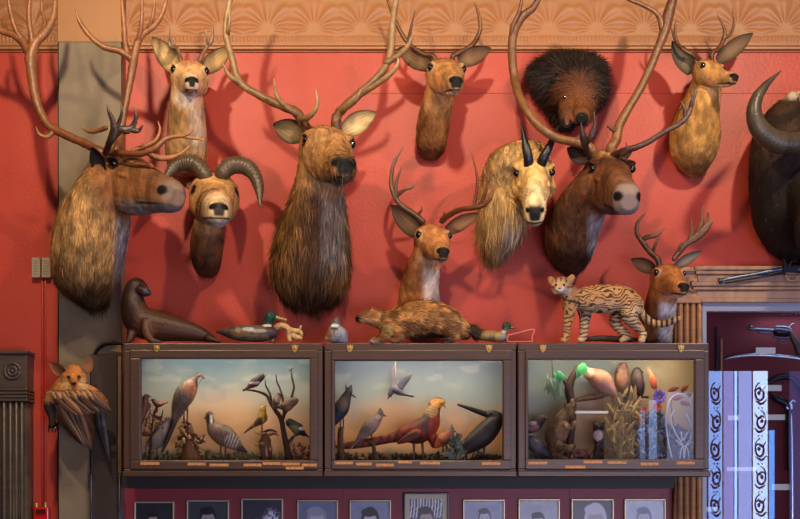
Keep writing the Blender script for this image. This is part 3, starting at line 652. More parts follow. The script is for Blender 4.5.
for pts in ([(529, 168, .40, 5.4), (528, 157, .43, 5), (525, 142, .43, 3.4), (521, 122, .42, .5)], [(540, 167, .40, 5.4), (544, 157, .43, 5), (551, 143, .43, 3.4), (558, 126, .41, .5)]):
    mm = M(); b = cat([(*P(x, y, Y), W(r, Y)) for x, y, Y, r in pts], 8); b[:, 3] *= 1+.03*np.sin(np.arange(len(b))*2.4)
    mm.tube(b[:, :3], b[:, 3], sub=1, seg=14, c=lin((26, 25, 30))); mm.build('horn', MAT_HORN, T, col=True)

# bear head
T = shot('bear_head_mount', 'dark brown bear head with shaggy fur and an open mouth, right under the frieze', 'bear mount', (568, 126, 0))
H = Head(P(579, 97, .20), P(582, 116, .31))
BP = [(-.9, .05, .3, .3, 2), (-.5, .14, .62, .55, 2.1), (-.1, .14, .60, .50, 2.1), (.2, .02, .42, .38, 2.1), (.45, -.08, .27, .27, 2.2), (.7, -.12, .2, .2, 2.4), (.92, -.13, .18, .18, 2.4), (1.02, -.14, .1, .1, 2)]
m = M(); H.sk(m, BP)
neck_rings(m, [(128, 561, 571, 0, .06), (120, 554, 579, 0, .10), (108, 546, 589, 0, .14), (94, 537, 598, 0, .18), (80, 530, 604, 0, .19), (70, 530, 606, 0, .17), (61, 539, 601, 0, .13), (56, 550, 588, 0, .07)])
m.ball(P(598, 70, .13), [.032, .03, .036]); m.ball(P(539, 72, .12), [.035, .03, .03])
J = M(); jp = [P(568, 106, .24), P(566, 118, .30), P(566, 126, .33)]; m.tube(jp, [.04, .034, .02], [.03, .022, .014])
def cfn(V):
    t, r, u = H.loc(V); n = fbm(V, 30, 3); C = np.tile(lin((30, 20, 16)), (len(V), 1)); C = mixc(C, sstep(.45, .7, n)*.5, lin((64, 40, 26)))
    C = mixc(C, sstep(.1, .45, t)*sstep(.5, .25, np.abs(r))*.8*(u > -.25), lin((120, 74, 40))); C = mixc(C, sstep(-.1, .1, t)*sstep(-.5, .0, r)*(u > 0)*.5, lin((120, 66, 34)))
    C = mixc(C, sstep(.97, 1.0, t), lin((24, 20, 20))); 
    return mixc(C, ((u < -.33)&(t > .35))*.8, lin((60, 36, 34)))
def bl(V): t, r, u = H.loc(V); return np.where(t > .8, .002, .010+.034*sstep(.35, -.3, t))
def bfl(V, N):
    d = V-P(580, 112, .3); d = d/np.linalg.norm(d, axis=1)[:, None]; return d+np.array([-.1, 0, -.9])
skin(T, m, .004, cfn, None, [dict(n=13000, length=bl, flow=bfl, width=.0034, lift=.4, vary=.5)])
eyes(T, H, t=.3, r=.30, u=.14, rad=.05)
mm = M(); mm.ball(H.w(1.0, 0, -.08), [.008, .006, .006]); mm.build('nose', mat('black_nose', (16, 14, 15), rough=.25), T)
mm = M(); mm.tube([P(569, 108, .27), P(567, 118, .325), P(567, 124, .345)], [.014, .013, .008], [.006, .005, .004]); mm.build('tongue', mat('tongue', (110, 62, 60), rough=.4), T)

# black horned buffalo cut by the frame
T = shot('buffalo_head_mount', 'black buffalo head with thick upcurved horn, cut off by the right edge', 'buffalo mount', (800, 255, 0))
H = Head(P(822, 165, .36), P(826, 236, .55))
m = M()
neck_rings(m, [(262, 790, 830, 0, .16), (256, 778, 850, 0, .24), (244, 765, 868, 0, .30), (225, 755, 880, 0, .36), (200, 751, 885, 0, .40), (170, 750, 885, 0, .42), (145, 752, 882, 0, .42), (125, 758, 875, 0, .38), (108, 770, 862, 0, .30), (98, 784, 850, 0, .18)])
H.sk(m, 'caribou', wide=1.5)
for k in range(16): m.ball(P(790+RNG.random()*40, 96+RNG.random()*14, .16+.2*RNG.random()), .022+.012*RNG.random(), nu=10, nv=7)
def cfn(V):
    n = fbm(V, 14, 3); C = np.tile(lin((46, 34, 27)), (len(V), 1)); C = mixc(C, sstep(.4, .7, n), lin((74, 54, 40)))
    k = S*(D+V[:, 1])/D; py = HOR-(V[:, 2]-EYE)/k; C = mixc(C, sstep(150, 190, py)*.8, lin((26, 21, 20)))
    C = mixc(C, sstep(102, 96, py), lin((196, 176, 150))); return C
skin(T, m, .006, cfn, None, [fu(7000, lambda V: .02+.0*V[:, 0], width=.0035, lift=.15, vary=.45, flow=lambda V, N: np.tile([-.3, 0, -1.], (len(V), 1)))])
eyes(T, H, rad=.05, r=.42)
def horn(pts):
    mm = M(); b = cat([(*P(x, y, Y), W(r, Y)) for x, y, Y, r in pts], 12); b[:, 3] *= 1+.012*np.sin(np.arange(len(b))*1.9)
    mm.tube(b[:, :3], b[:, 3], sub=1, seg=18, c=lin((40, 34, 28))); V, F, C = mm.arrays(); C = mixc(C, fbm(V*[1, 1, .5], 30, 3)*.9, lin((96, 84, 64))); obj('horn', V, F, MAT_HORN, T, C)
horn([(818, 140, .46, 11), (800, 143, .48, 11), (782, 143, .50, 11), (768, 137, .52, 10.5), (758, 126, .54, 9.5), (754, 112, .55, 7.8), (757, 98, .55, 6), (765, 86, .54, 4), (774, 77, .53, 2), (781, 71, .52, .5)])
horn([(838, 140, .46, 11), (856, 143, .48, 11), (874, 143, .50, 11), (888, 137, .52, 10.5), (898, 126, .54, 9.5), (902, 112, .55, 7.8), (899, 98, .55, 6), (891, 86, .54, 4), (882, 77, .53, 2), (875, 71, .52, .5)])
# ---------------- the three bird cases on the wall
MAT_CASE = mat('case_wood', (78, 56, 45), rough=.36, spec=.5, noise_mix=(10, (64, 47, 38), .7, (1, 1, 9)), bump=(40, .15, .003, (.2, 1, 4)))
MAT_CASEIN = mat('case_lining', (110, 96, 84), rough=.8)
MAT_GLASS = glass_mat('case_glass', 1.6)
MAT_BRASS = mat('brass', (196, 158, 92), rough=.35, metal=.7)
MAT_CAPTION = mat('caption_card', (214, 150, 88), rough=.6, noise_mix=(220, (110, 60, 30), .7, (1, 1, .4)))
CF, CBK = .37, .125       # front and back of the cases
def painted(name, x0, x1, z0, z1, y, fn, res=.006, parent=None, th=.006, material=None):
    nx = max(2, int((x1-x0)/res)); nz = max(2, int((z1-z0)/res)); a = np.linspace(0, 1, nx); b = np.linspace(0, 1, nz); U, Vv = np.meshgrid(a, b)
    V = np.stack([x0+(x1-x0)*U.ravel(), np.full(nx*nz, y), z0+(z1-z0)*Vv.ravel()], 1); g = np.arange(nx*nz).reshape(nz, nx)
    F = np.stack([g[:-1, :-1].ravel(), g[:-1, 1:].ravel(), g[1:, 1:].ravel(), g[1:, :-1].ravel()], 1).tolist()
    C = fn(U.ravel(), Vv.ravel()); n = len(V)
    q = M(); q.add(V, F, C); q.box((x0, y+.0005, z0), (x1, y+th, z1), C.mean(0)); return q.build(name, material or MAT_PAINT, parent, smooth=False, col=True)
MAT_PAINT = mat('painted_board', attr='Col', rough=.75)
def sky_paint(top, mid, glow, low, seed, gx=.5, gz=.5):
    def f(u, v):
        p = np.stack([u*2.4+seed, v*1.4+0*u, 0*u+seed], 1); n = fbm(p, 2.2, 4); n2 = fbm(p*[1, 2.5, 1], 4, 3); w = v+.22*(n-.5)
        C = np.tile(lin(glow), (len(u), 1)); C = mixc(C, sstep(.34, .62, w), lin(mid)); C = mixc(C, sstep(.58, .92, w), lin(top))
        C = mixc(C, sstep(.55, .7, n2)*.16*sstep(.4, .8, v), lin((206, 198, 178)))
        d = np.hypot((u-gx)*1.2, (v-gz)*1.6); C = mixc(C, sstep(.5, .1, d)*.5, lin((236, 184, 128)))
        C = mixc(C, sstep(.22, .08, w), lin(low)); 
        return mixc(C, (n > .62)*.15, lin(top))
    return f
def make_case(label, x0, x1, fn, caps, crests, op):
    # outer px bounds at the front face
    L, R = X(x0, CF), X(x1, CF); zt, zb2 = Z(343, CF), Z(474, CF)
    t = thing('bird_display_case', label, 'display case', ((L+R)/2, -CBK, zb2), 'three bird display cases side by side')
    w = .012
    q = M(); q.box((L, -CF+.02, zt-w), (R, -CBK, zt)); q.box((L, -CF+.02, zb2), (R, -CBK, zb2+w)); q.box((L, -CF+.02, zb2+w), (L+w, -CBK, zt-w)); q.box((R-w, -CF+.02, zb2+w), (R, -CBK, zt-w)); q.box((L+w, -CBK-.008, zb2+w), (R-w, -CBK, zt-w))
    q.build('cabinet_body', MAT_CASE, t, smooth=False)
    ix0, ix1, iy0, iy1 = op
    def fr(a, b, c, d, y0, y1, nm, e0, e1, e2, e3, bev=.004):
        q = M(); A0, A1, A2, A3 = X(a, CF), X(b, CF), Z(c, CF), Z(d, CF); B0, B1, B2, B3 = X(e0, CF), X(e1, CF), Z(e2, CF), Z(e3, CF)
        for lo, hi in (((A0, y0, B2), (A1, y1, A2)), ((A0, y0, A3), (A1, y1, B3)), ((A0, y0, B3), (B0, y1, B2)), ((B1, y0, B3), (A1, y1, B2))): q.box(lo, hi)
        o = q.build(nm, MAT_CASE, t, smooth=False); bb = o.modifiers.new('b', 'BEVEL'); bb.width = bev; bb.segments = 2; bb.limit_method = 'ANGLE'; return o
    OF = fr(x0, x1, 343, 474, -CF, -CF+.02, 'outer_frame', x0+8, x1-6, 350.5, 469)
    DF = fr(x0+7, x1-5, 350, 469.5, -CF-.012, -CF+.012, 'door_frame', ix0, ix1, iy0, iy1)
    fr(ix0-2, ix1+2, iy0-2, iy1+2, -CF+.0, -CF+.018, 'glazing_bead', ix0+.4, ix1-.4, iy0+.4, iy1-.4, .002)
    boxobj('glass_pane', (X(ix0-1, CF), -CF+.006, Z(iy1+1, CF)), (X(ix1+1, CF), -CF+.009, Z(iy0-1, CF)), MAT_GLASS, t)
    painted('painted_backdrop', L+w+.002, R-w-.002, zb2+w+.001, zt-w-.001, -CBK-.016, fn, parent=t)
    q = M(); V = []
    boxobj('ground_board', (L+w+.001, -CF+.021, zb2+w), (R-w-.001, -CBK-.017, zb2+.045), mat('diorama_ground', (150, 120, 84), rough=.9, noise_mix=(30, (84, 98, 70), .8), bump=(80, .8, .01)), t)
    q = M(); q.box((X(x0-.5, CF), -CF-.022, Z(477, CF)), (X(x1+.5, CF), -CF+.019, Z(471, CF))); o = q.build('bottom_ledge', MAT_CASE, t, smooth=False); bb = o.modifiers.new('b', 'BEVEL'); bb.width = .004
    for cx in crests:    # little brass shields with a cross bar
        q = M(); c = P(cx, 348.5, CF+.012); pts = [(-1, .95), (-.35, .8), (0, 1.1), (.35, .8), (1, .95), (.95, .1), (.6, -.6), (0, -1.1), (-.6, -.6), (-.95, .1)]
        n = len(pts); V = [[c[0]+a*.013, c[1]-d, c[2]+b*.016] for d in (0, .005) for a, b in pts]
        F = [tuple(range(n))[::-1], tuple(range(n, 2*n))]+[(i, (i+1) % n, n+(i+1) % n, n+i) for i in range(n)]
        q.add(V, F); q.ball((c[0], c[1]-.005, c[2]+.002), (.006, .004, .008), nu=10, nv=6); q.build('brass_crest', MAT_BRASS, DF, smooth=False)
    for a, b, y in caps:
        boxobj('caption_strip', (X(a, CF), -CF-.0135, Z(y+1.5, CF)), (X(b, CF), -CF-.0118, Z(y-1.3, CF)), MAT_CAPTION, DF)
    # tube lamp inside the top of the case, behind the frame
    l = bpy.data.lights.new('case_lamp', 'AREA'); l.shape = 'RECTANGLE'; l.size = (R-L)*.8; l.size_y = .03; l.energy = 2.2; l.color = tuple(lin((255, 236, 208)))
    o = bpy.data.objects.new('case_lamp', l); COL.objects.link(o); o.location = ((L+R)/2, -CF+.06, zt-w-.012); o.rotation_euler = (math.radians(28), 0, 0)
    q = M(); q.tube([(L+(R-L)*.12, -CF+.06, zt-w-.006), (R-(R-L)*.12, -CF+.06, zt-w-.006)], .004, sub=2); q.build('lamp_tube', mat('lamp_tube_glow', (255, 232, 200), emit=((255, 226, 190), 6)), t)
    return t
make_case('left glass case with a pair of partridges and small birds on a bare branch', 123.5, 322.5, sky_paint((84, 108, 122), (146, 152, 142), (206, 158, 112), (126, 146, 128), 1.3, .45, .45),
          [(141, 160, 463.5), (188, 206, 464), (210, 229, 465), (244, 262, 465), (263, 281, 463.5), (282, 300, 464), (302, 317, 465), (286, 304, 468)], (157, 295), (141, 310, 358.5, 460.5))
make_case('middle glass case with a long-tailed red pheasant, a crow and a flying grey bird', 324.5, 516, sky_paint((98, 112, 130), (140, 152, 148), (216, 160, 108), (110, 120, 96), 5.1, .35, .4),
          [(335, 353, 463), (356, 372, 464), (376, 394, 465), (398, 412, 462), (420, 440, 463), (482, 500, 463.5)], (350, 489), (334.5, 503, 360.5, 460.5))
def c3(u, v):
    C = sky_paint((92, 104, 102), (120, 122, 112), (166, 134, 104), (120, 104, 96), 9.4, .6, .5)(u, v)
    C = mixc(C, sstep(.5, .9, u)*.5, lin((190, 156, 96))); return mixc(C, sstep(.3, .05, u)*.6, lin((120, 136, 136)))
make_case('right glass case with parrots, a brown climbing animal, leaves and flowers', 518, 709, c3,
          [(528, 547, 463), (565, 585, 467), (583, 602, 462), (607, 626, 462.5), (640, 658, 464), (676, 694, 463)], (543, 681), (528, 694.5, 359.5, 459.5))
# shelf the cases stand on and the maroon board below
q = M(); q.box((X(122, .3), -.30, Z(488, .30)), (X(674, .3), -.001, Z(474, CF)-.0006))
o = tag(q.build('wall_shelf', mat('black_shelf_wood', (26, 20, 20), rough=.6), smooth=False, origin=P(400, 488, 0)), 'dark wooden shelf board under the three glass bird cases', 'shelf')
q = M(); q.box((X(123, .03), -.03, .9), (X(673, .03), 0, Z(488, .03))); struct(q.build('trim_8', MAT_MAROON, smooth=False))
q = M(); q.box((X(343, .031), -.0325, .9), (X(343.8, .03), -.0301, Z(489, .03))); q.box((X(569.5, .031), -.0325, .9), (X(570.1, .03), -.0301, Z(489, .03))); struct(q.build('trim_9', mat('panel_joint', (120, 60, 66), rough=.6), smooth=False))
q = M(); q.box((X(123, .04), -.04, Z(490, .04)), (X(673, .03), -.0305, Z(486, .04)));

# ---------------- portraits
MAT_PFRAME = mat('silver_gilt_frame', (206, 188, 156), rough=.3, metal=.35); MAT_BFRAME = mat('black_frame', (22, 20, 24), rough=.3, coat=.3)
MAT_PHOTO = mat('photo_print', attr='Col', rough=.35)
MAT_MATBOARD = mat('mat_board', (206, 194, 170), rough=.8)
def portrait(bg, hair, skin_, suit, cx=.5, cy=.50, fw=.19, hairh=.10, stripes=False, fn2=None, tiltx=0, sharp=1):
    def f(u, v):
        # u right, v up (0..1), the picture is about 1.3 high
        n = fbm(np.stack([u*5, v*6, u*0+cx*9], 1), 1, 3)
        C = np.tile(lin(bg), (len(u), 1))*(.7+.6*n)[:, None]
        if stripes: C = mixc(C, (np.sin(u*70+3*np.sin(v*5)) > .1)*sstep(.55, .62, v+.0*u), lin((225, 225, 230)))
        sh = ((np.abs(u-cx) < .42-.25*np.maximum(0, v-.18)) & (v < .30-.55*np.abs(u-cx)**1.6))
        C = mixc(C, sh*1.0, lin(suit)); col = (np.abs(u-cx) < .085-.16*np.maximum(0, .34-v)) & (v < .30) & (v > .02); C = mixc(C, col*1.0, lin((222, 222, 226)))
        C = mixc(C, ((np.abs(u-cx) < .022) & (v < .25))*1.0, lin((40, 40, 48)))
        du, dv = (u-cx)/fw, (v-cy)/(fw*1.15)
        C = mixc(C, ((np.abs(u-cx) < fw*.5) & (v < cy) & (v > .26))*1.0, lin(skin_)*.75)
        C = mixc(C, sstep(1.12, 1.02, np.hypot(du*.96, (dv-.14-hairh*.8)*.95)), lin(hair))
        C = mixc(C, sstep(1.03, .95, np.hypot(du*1.06, dv+.06)), lin(skin_))
        C = mixc(C, sstep(1.0, .9, np.hypot(du+.15, (dv-.98)/.36)), lin(hair))
        for s in (-1, 1):
            C = mixc(C, sstep(1, .5, np.hypot((du-s*.4)/.17, (dv-.12)/.07)), lin((30, 28, 32))); C = mixc(C, sstep(1, .5, np.hypot((du-s*.4)/.25, (dv-.30)/.05))*.7, lin(hair))
        C = mixc(C, sstep(1, .4, np.hypot((du+.03)/.12, (dv+.2)/.12))*.5, lin(skin_)*.5)
        C = mixc(C, sstep(1, .5, np.hypot(du/.3, (dv+.52)/.06))*.7, lin((70, 50, 56)))
        return C
    return f
def flowers(u, v):
    n = fbm(np.stack([u*7, v*9, u*0+3], 1), 1, 3); C = np.tile(lin((46, 44, 62)), (len(u), 1))*(.6+.9*n)[:, None]
    d = np.hypot(u-.75, (v-.62)*1.1); C = mixc(C, sstep(.3, .1, d)*(fbm(np.stack([u*30, v*30, u*0], 1), 1, 2) > .45), lin((206, 208, 226)))
    C = mixc(C, sstep(1, .8, np.hypot((u-.36)/.13, (v-.52)/.13)), lin((150, 140, 160))); C = mixc(C, sstep(1, .8, np.hypot((u-.36)/.2, (v-.22)/.2)), lin((196, 196, 214)))
    return C
PORT = [(134, 174, 501.5, portrait((44, 46, 52), (34, 30, 32), (176, 156, 150), (34, 34, 40), cx=.46, cy=.60, fw=.15), 'gilt framed photo of a small dark-haired man in dark suit, furthest left', 0),
        (186.5, 229, 500, portrait((62, 66, 72), (24, 24, 26), (160, 156, 158), (40, 42, 48), cx=.5, cy=.60, fw=.2), 'silver framed grey photo of a dark-haired man with a broad face, second from the left', 0),
        (241, 283, 498.5, flowers, 'framed dark photo with white flowers and two figures', 0),
        (297, 338, 500, portrait((110, 116, 150), (150, 154, 170), (186, 188, 208), (50, 52, 70), cx=.48, cy=.52, fw=.25), 'framed bluish photo of a white-haired man, left of the curly-haired man', 0),
        (349.5, 391, 500, portrait((136, 142, 172), (22, 20, 24), (196, 190, 200), (60, 62, 76), cx=.5, cy=.54, fw=.22, hairh=.22), 'framed photo of a man with thick dark curly hair', 0),
        (403.5, 449, 492.5, portrait((60, 66, 82), (50, 44, 44), (176, 160, 156), (60, 62, 70), cx=.5, cy=.5, fw=.22, stripes=True), 'large black framed photo of a man before striped drapes, wide mat border', 1),
        (463, 505, 499.5, portrait((156, 164, 190), (60, 60, 72), (190, 190, 206), (28, 30, 42), cx=.52, cy=.64, fw=.15), 'framed pale photo of a small suited man, right of the black frame', 0),
        (518.5, 560, 499, portrait((172, 176, 188), (44, 42, 50), (186, 182, 190), (196, 196, 206), cx=.48, cy=.52, fw=.17), 'gilt framed pale photo of a dark-haired man in light clothes', 0),
        (571.5, 614, 499, portrait((70, 70, 82), (206, 206, 216), (178, 166, 168), (50, 52, 66), cx=.58, cy=.54, fw=.26, hairh=.2), 'framed photo of a large white-haired man turned in profile on a dark ground', 0),
        (624.5, 666, 499, portrait((196, 204, 216), (120, 130, 150), (196, 200, 212), (150, 164, 190), cx=.48, cy=.6, fw=.18), 'gilt framed faded pale blue photo, far right below the cases', 0)]
for (a, b, top, fn, lab, big) in PORT:
    Yp = .05; x0, x1, z1 = X(a, Yp), X(b, Yp), Z(top, Yp); h = (x1-x0)*1.3; z0 = z1-h
    t = thing('framed_portrait', lab, 'picture', ((x0+x1)/2, -.031, z0), 'portraits in a row below the cases'); fw = .007 if not big else .008
    q = M()
    for lo, hi in (((x0, -Yp, z1-fw), (x1, -.031, z1)), ((x0, -Yp, z0), (x1, -.031, z0+fw)), ((x0, -Yp, z0+fw), (x0+fw, -.031, z1-fw)), ((x1-fw, -Yp, z0+fw), (x1, -.031, z1-fw))): q.box(lo, hi)
    o = q.build('frame', MAT_BFRAME if big else MAT_PFRAME, t, smooth=False); bb = o.modifiers.new('b', 'BEVEL'); bb.width = .002; bb.segments = 2
    e = fw+(.020 if big else .0015)
    if big:
        q = M()
        for lo, hi in (((x0+fw, -.042, z1-e), (x1-fw, -.036, z1-fw)), ((x0+fw, -.042, z0+fw), (x1-fw, -.036, z0+e)), ((x0+fw, -.042, z0+e), (x0+e, -.036, z1-e)), ((x1-e, -.042, z0+e), (x1-fw, -.036, z1-e))): q.box(lo, hi)
        q.build('mat_border', MAT_MATBOARD, t, smooth=False)
    painted('photo_print', x0+e, x1-e, z0+e, z1-e, -.040, fn, res=.0028, parent=t, th=.004, material=MAT_PHOTO)
# ---------------- small mounted animals and birds
MAT_BEAK = mat('beak_horn', attr='Col', rough=.35); MAT_WOOD = mat('weathered_wood', (96, 68, 46), rough=.8, noise_mix=(26, (54, 36, 26), .8, (1, 1, .4)), bump=(60, .8, .006))
MAT_DARKTWIG = mat('dark_twig', (58, 36, 26), rough=.75, bump=(90, .8, .004)); MAT_FEATHER = mat('feather', attr='Col', rough=.55, bump=(300, .3, .002, (1, 1, .3)))
MAT_LEAF = mat('leaf', attr='Col', rough=.5)
def pix(V):
    k = S*(D+V[:, 1])/D; return V[:, 0]/k+400, HOR-(V[:, 2]-EYE)/k
def paint(base, spots, mottle=None, bars=None, fine=.35):
    """spots: (px, py, rx, ry, colour, amount)"""
    def f(V):
        x, y = pix(V); C = np.tile(lin(base), (len(V), 1))
        if mottle: C = mixc(C, sstep(.42, .60, fbm(V*[1, 1, .7], mottle[1]*.75, 2))*mottle[2]*1.2, lin(mottle[0])*.8)
        for s in spots:
            d = np.hypot((x-s[0])/s[2], (y-s[1])/s[3]); C = mixc(C, sstep(1.15, .8, d)*s[5], lin(s[4]))
        if mottle: C = C*(1-.45*mottle[2]*sstep(.45, .62, fbm(V*[1, 1, .7]+5, mottle[1]*.9, 2)))[:, None]
        if bars:
            for (bx, by, rx, ry, ang, per, col, amt) in bars:
                d = np.hypot((x-bx)/rx, (y-by)/ry); a = math.radians(ang); w = np.sin(((x-bx)*math.cos(a)+(y-by)*math.sin(a))*2*PI/per+3*noise(V, 40)); C = mixc(C, sstep(.1, .6, w)*sstep(1.1, .85, d)*amt, lin(col))
        return C*(1-fine/2+fine*fbm(V, 150, 2))[:, None]
    return f
def critter(name, label, cat_, shapes, colour, voxel=.003, beak=None, eye=(), legs=(), legcol=(90, 66, 50), group=None, fur=None, matl=None, smooth=3, base=None, feathers=None, extra=None):
    allp = [p for s in shapes for p in s]
    if base is None:
        lo = max(allp, key=lambda p: p[1]); base = (sum(p[0] for p in allp)/len(allp), lo[1]+lo[3]*.7, allp[0][2])
        if legs: base = (base[0], max(l[-1][1] for l in legs), base[2])
    T = thing(name, label, cat_, P(*base), group)
    m = M()
    for s in shapes:
        m.tube([P(p[0], p[1], p[2]) for p in s], [W(p[3], p[2]) for p in s], [W(p[4] if len(p) > 4 else p[3], p[2]) for p in s], seg=18, sub=5)
    V, F, N = remesh(m, voxel, smooth); C = colour(V)
    obj('body', V, F, matl or MAT_FEATHER, T, C)
    if fur:
        for f in (fur if isinstance(fur, (list, tuple)) else [fur]):
            A, Fs, cc = blades(V, F, N, C, **f); obj('fur', A, Fs, MAT_HAIR, T, cc, smooth=False, kind='stuff')
    if beak:
        pts, col = beak; q = M(); q.tube([P(p[0], p[1], p[2]) for p in pts], [W(p[3], p[2]) for p in pts], seg=10, sub=4, c=lin(col)); q.build('beak', MAT_BEAK, T, col=True)
    for e in eye:
        q = M(); q.ball(P(e[0], e[1], e[2]), W(e[3], e[2]), nu=10, nv=8); q.build('eye', MAT_EYE, T)
    for l in legs:
        q = M(); q.tube([P(p[0], p[1], p[2]) for p in l], [W(p[3], p[2]) for p in l], seg=8, sub=3, c=lin(legcol))
        e = P(l[-1][0], l[-1][1], l[-1][2]); w = W(l[-1][3]*.7, l[-1][2])
        for a in (-.7, 0, .7, PI): q.tube([e, e+np.array([math.sin(a)*.014, -math.cos(a)*.016, .001])], [w, w*.5], seg=6, sub=2, c=lin(legcol))
        q.build('leg', MAT_BEAK, T, col=True)
    if extra: extra(T)
    return T
def branch(name, label, cat_, brs, m=None, group=None, parent=None, rnd=.2):
    q = M()
    for b in brs: q.tube([P(*p[:3]) for p in b], [W(p[3], p[2]) for p in b], seg=9, sub=5, rnd=rnd)
    o = q.build(name, m or MAT_DARKTWIG, parent)
    if parent is None: tag(o, label, cat_, group)
    return o
def leaf(q, a, b, w, c, bend=.2, up=(0, -1, 0)):
    a, b = np.array(a), np.array(b); ax = b-a; L = np.linalg.norm(ax); ax = ax/L; sd = nrm(np.cross(ax, up)); n = np.cross(sd, ax); V = []; F = []
    for i in range(7):
        u = i/6; ww = w*math.sin(PI*min(1, .04+.96*u)**.8)+.0004
        for v in (-1, 0, 1):
            for l in (0, .0008): V.append(a+ax*L*u+sd*v*ww+n*(bend*L*(u*(1-u))-abs(v)*ww*.35)-n*l)
    for i in range(6):
        for v in range(2):
            p = i*6+v*2; F.append((p, p+2, p+8, p+6)); F.append((p+1, p+7, p+9, p+3))
    q.add(V, F, lin(c)*(.75+.5*RNG.random()))
def clump(name, label, cat_, x0, x1, y0, y1, Y, n, cols, size=4, kind='stuff', group=None, up=1.0, w=.22):
    """low growth: many small leaves, too many to count"""
    q = M()
    for i in range(n):
        x = x0+(x1-x0)*RNG.random(); y = y1-(y1-y0)*RNG.random()**1.5; yy = Y+(RNG.random()-.5)*.05; a = P(x, y, yy)
        L = W(size, Y)*(.6+.8*RNG.random()); an = RNG.normal(0, .9); d = np.array([math.sin(an), -.5*RNG.random(), up*math.cos(an)])
        leaf(q, a, a+nrm(d)*L, L*w, cols[i % len(cols)], up=(RNG.normal(0, .4), -1, RNG.normal(0, .4)))
    q.tube([P(x0+1, y1, Y), P((x0+x1)/2, y1, Y), P(x1-1, y1, Y)], [W(2.5, Y)]*3, c=lin(cols[0])*.5)
    o = q.build(name, MAT_LEAF, None, smooth=False, col=True); tag(o, label, cat_, group)
    if kind: o['kind'] = kind
    return o
# --- on top of the cases
YT = .30
def furr(n, L, fx=(1, 0, -.2), width=.003, lift=.3, vary=.5): return dict(n=n, length=lambda V: np.full(len(V), L), flow=lambda V, N: np.tile(fx, (len(V), 1)).astype(float), width=width, lift=lift, vary=vary)
critter('stuffed_seal', 'glossy dark brown seal with raised head lying on top of the left case', 'seal',
  [[(146, 291, YT+.01, 3.6), (141, 288, YT, 7.5), (136, 287, YT, 9.5), (133, 295, YT, 10.5), (134, 308, YT, 13), (140, 321, YT, 16, 13), (158, 326, YT, 15.5, 14), (176, 329, YT, 12.5, 12), (192, 332, YT, 9.5, 9), (205, 336, YT, 6, 6), (217, 341, YT, 2.2, 5)],
   [(146, 322, YT+.04, 6), (147, 333, YT+.055, 5), (152, 340.5, YT+.06, 3.5), (160, 342, YT+.06, 2)], [(134, 326, YT, 7), (130, 338, YT+.03, 4), (127, 342, YT+.04, 2)], [(208, 338, YT+.03, 4), (219, 341.5, YT+.04, 1.6)], [(141, 290, YT+.02, 6.5, 7), (146, 292, YT+.035, 5, 5.5), (149, 293, YT+.042, 2.8, 3)]],
  paint((70, 38, 24), [(137, 288, 11, 8, (46, 27, 19), .8), (126, 312, 9, 26, (34, 20, 15), .8), (150, 300, 9, 16, (92, 58, 40), .4), (147, 292, 4.5, 4.5, (58, 58, 66), .8), (149, 291, 2, 1.5, (16, 16, 18), 1), (190, 328, 12, 6, (64, 38, 26), .6), (150, 330, 8, 12, (104, 62, 38), .5), (135, 300, 9, 5, (50, 30, 22), .7)], mottle=((60, 34, 22), 14, .5)),
  .0036, eye=((141, 285, YT+.046, 1.3),), matl=MAT_SKIN, smooth=4, fur=furr(5000, .006, (1, 0, -.3), .0022, .1))
critter('duck_decoy', 'mallard duck with a glossy green head sitting on top of the left case', 'duck',
  [[(216, 331.5, YT, 1), (223, 332, YT, 3.4, 4), (234, 333, YT, 7, 8), (250, 333.5, YT, 8.4, 10), (264, 333.5, YT, 8.2, 9), (273, 333, YT, 6, 7)], [(268, 332, YT, 5.5), (267.5, 325, YT, 4.2), (269, 318.5, YT, 5.6), (271.5, 316, YT, 5.8)]],
  paint((86, 70, 56), [(250, 327, 16, 4, (92, 84, 78), .8), (240, 333, 10, 4, (128, 96, 70), .6), (252, 337, 20, 3, (128, 108, 82), .5), (248, 329, 6, 2.2, (196, 196, 190), .7), (258, 331, 9, 1.8, (176, 164, 136), .6), (273, 333, 5, 8, (66, 44, 58), .9), (269, 316, 7.5, 7, (16, 66, 52), 1), (268, 325.5, 5.5, 1.3, (214, 210, 198), .9), (222, 332, 7, 3, (66, 54, 46), .8), (238, 330, 3, 3, (200, 176, 120), .3)], mottle=((60, 48, 40), 90, .6)),
  .003, beak=([(275, 317, YT, 2), (280, 318.5, YT, 1.6), (286, 320, YT, 1.2)], (150, 138, 84)), eye=((272, 314.5, YT+.023, .9),), matl=MAT_SKIN, base=(250, 342, YT))
q = M()
for b in ([(276, 327, .24, 3), (283, 326, .24, 3.2), (288, 329, .24, 3), (289, 335, .24, 2.6), (290, 341, .24, 2.2)], [(285, 327, .24, 2.4), (293, 331, .24, 3), (299, 331, .24, 2.6), (302, 335, .24, 1.6)], [(290, 334, .24, 2.6), (296, 337, .24, 3.4), (301, 338, .24, 2)], [(276, 327, .24, 2.8), (273, 334, .24, 2.2), (272, 341, .24, 1.6)], [(299, 331, .24, 1.6), (301, 326, .25, 1)]):
    q.tube([P(*p[:3]) for p in b], [W(p[3], p[2]) for p in b], seg=10, rnd=.35)
tag(q.build('driftwood_root', mat('pale_root', (206, 168, 112), rough=.7, noise_mix=(60, (150, 108, 62), .7), bump=(90, 1, .004))), 'pale yellow gnarled root behind the mallard duck', 'driftwood')
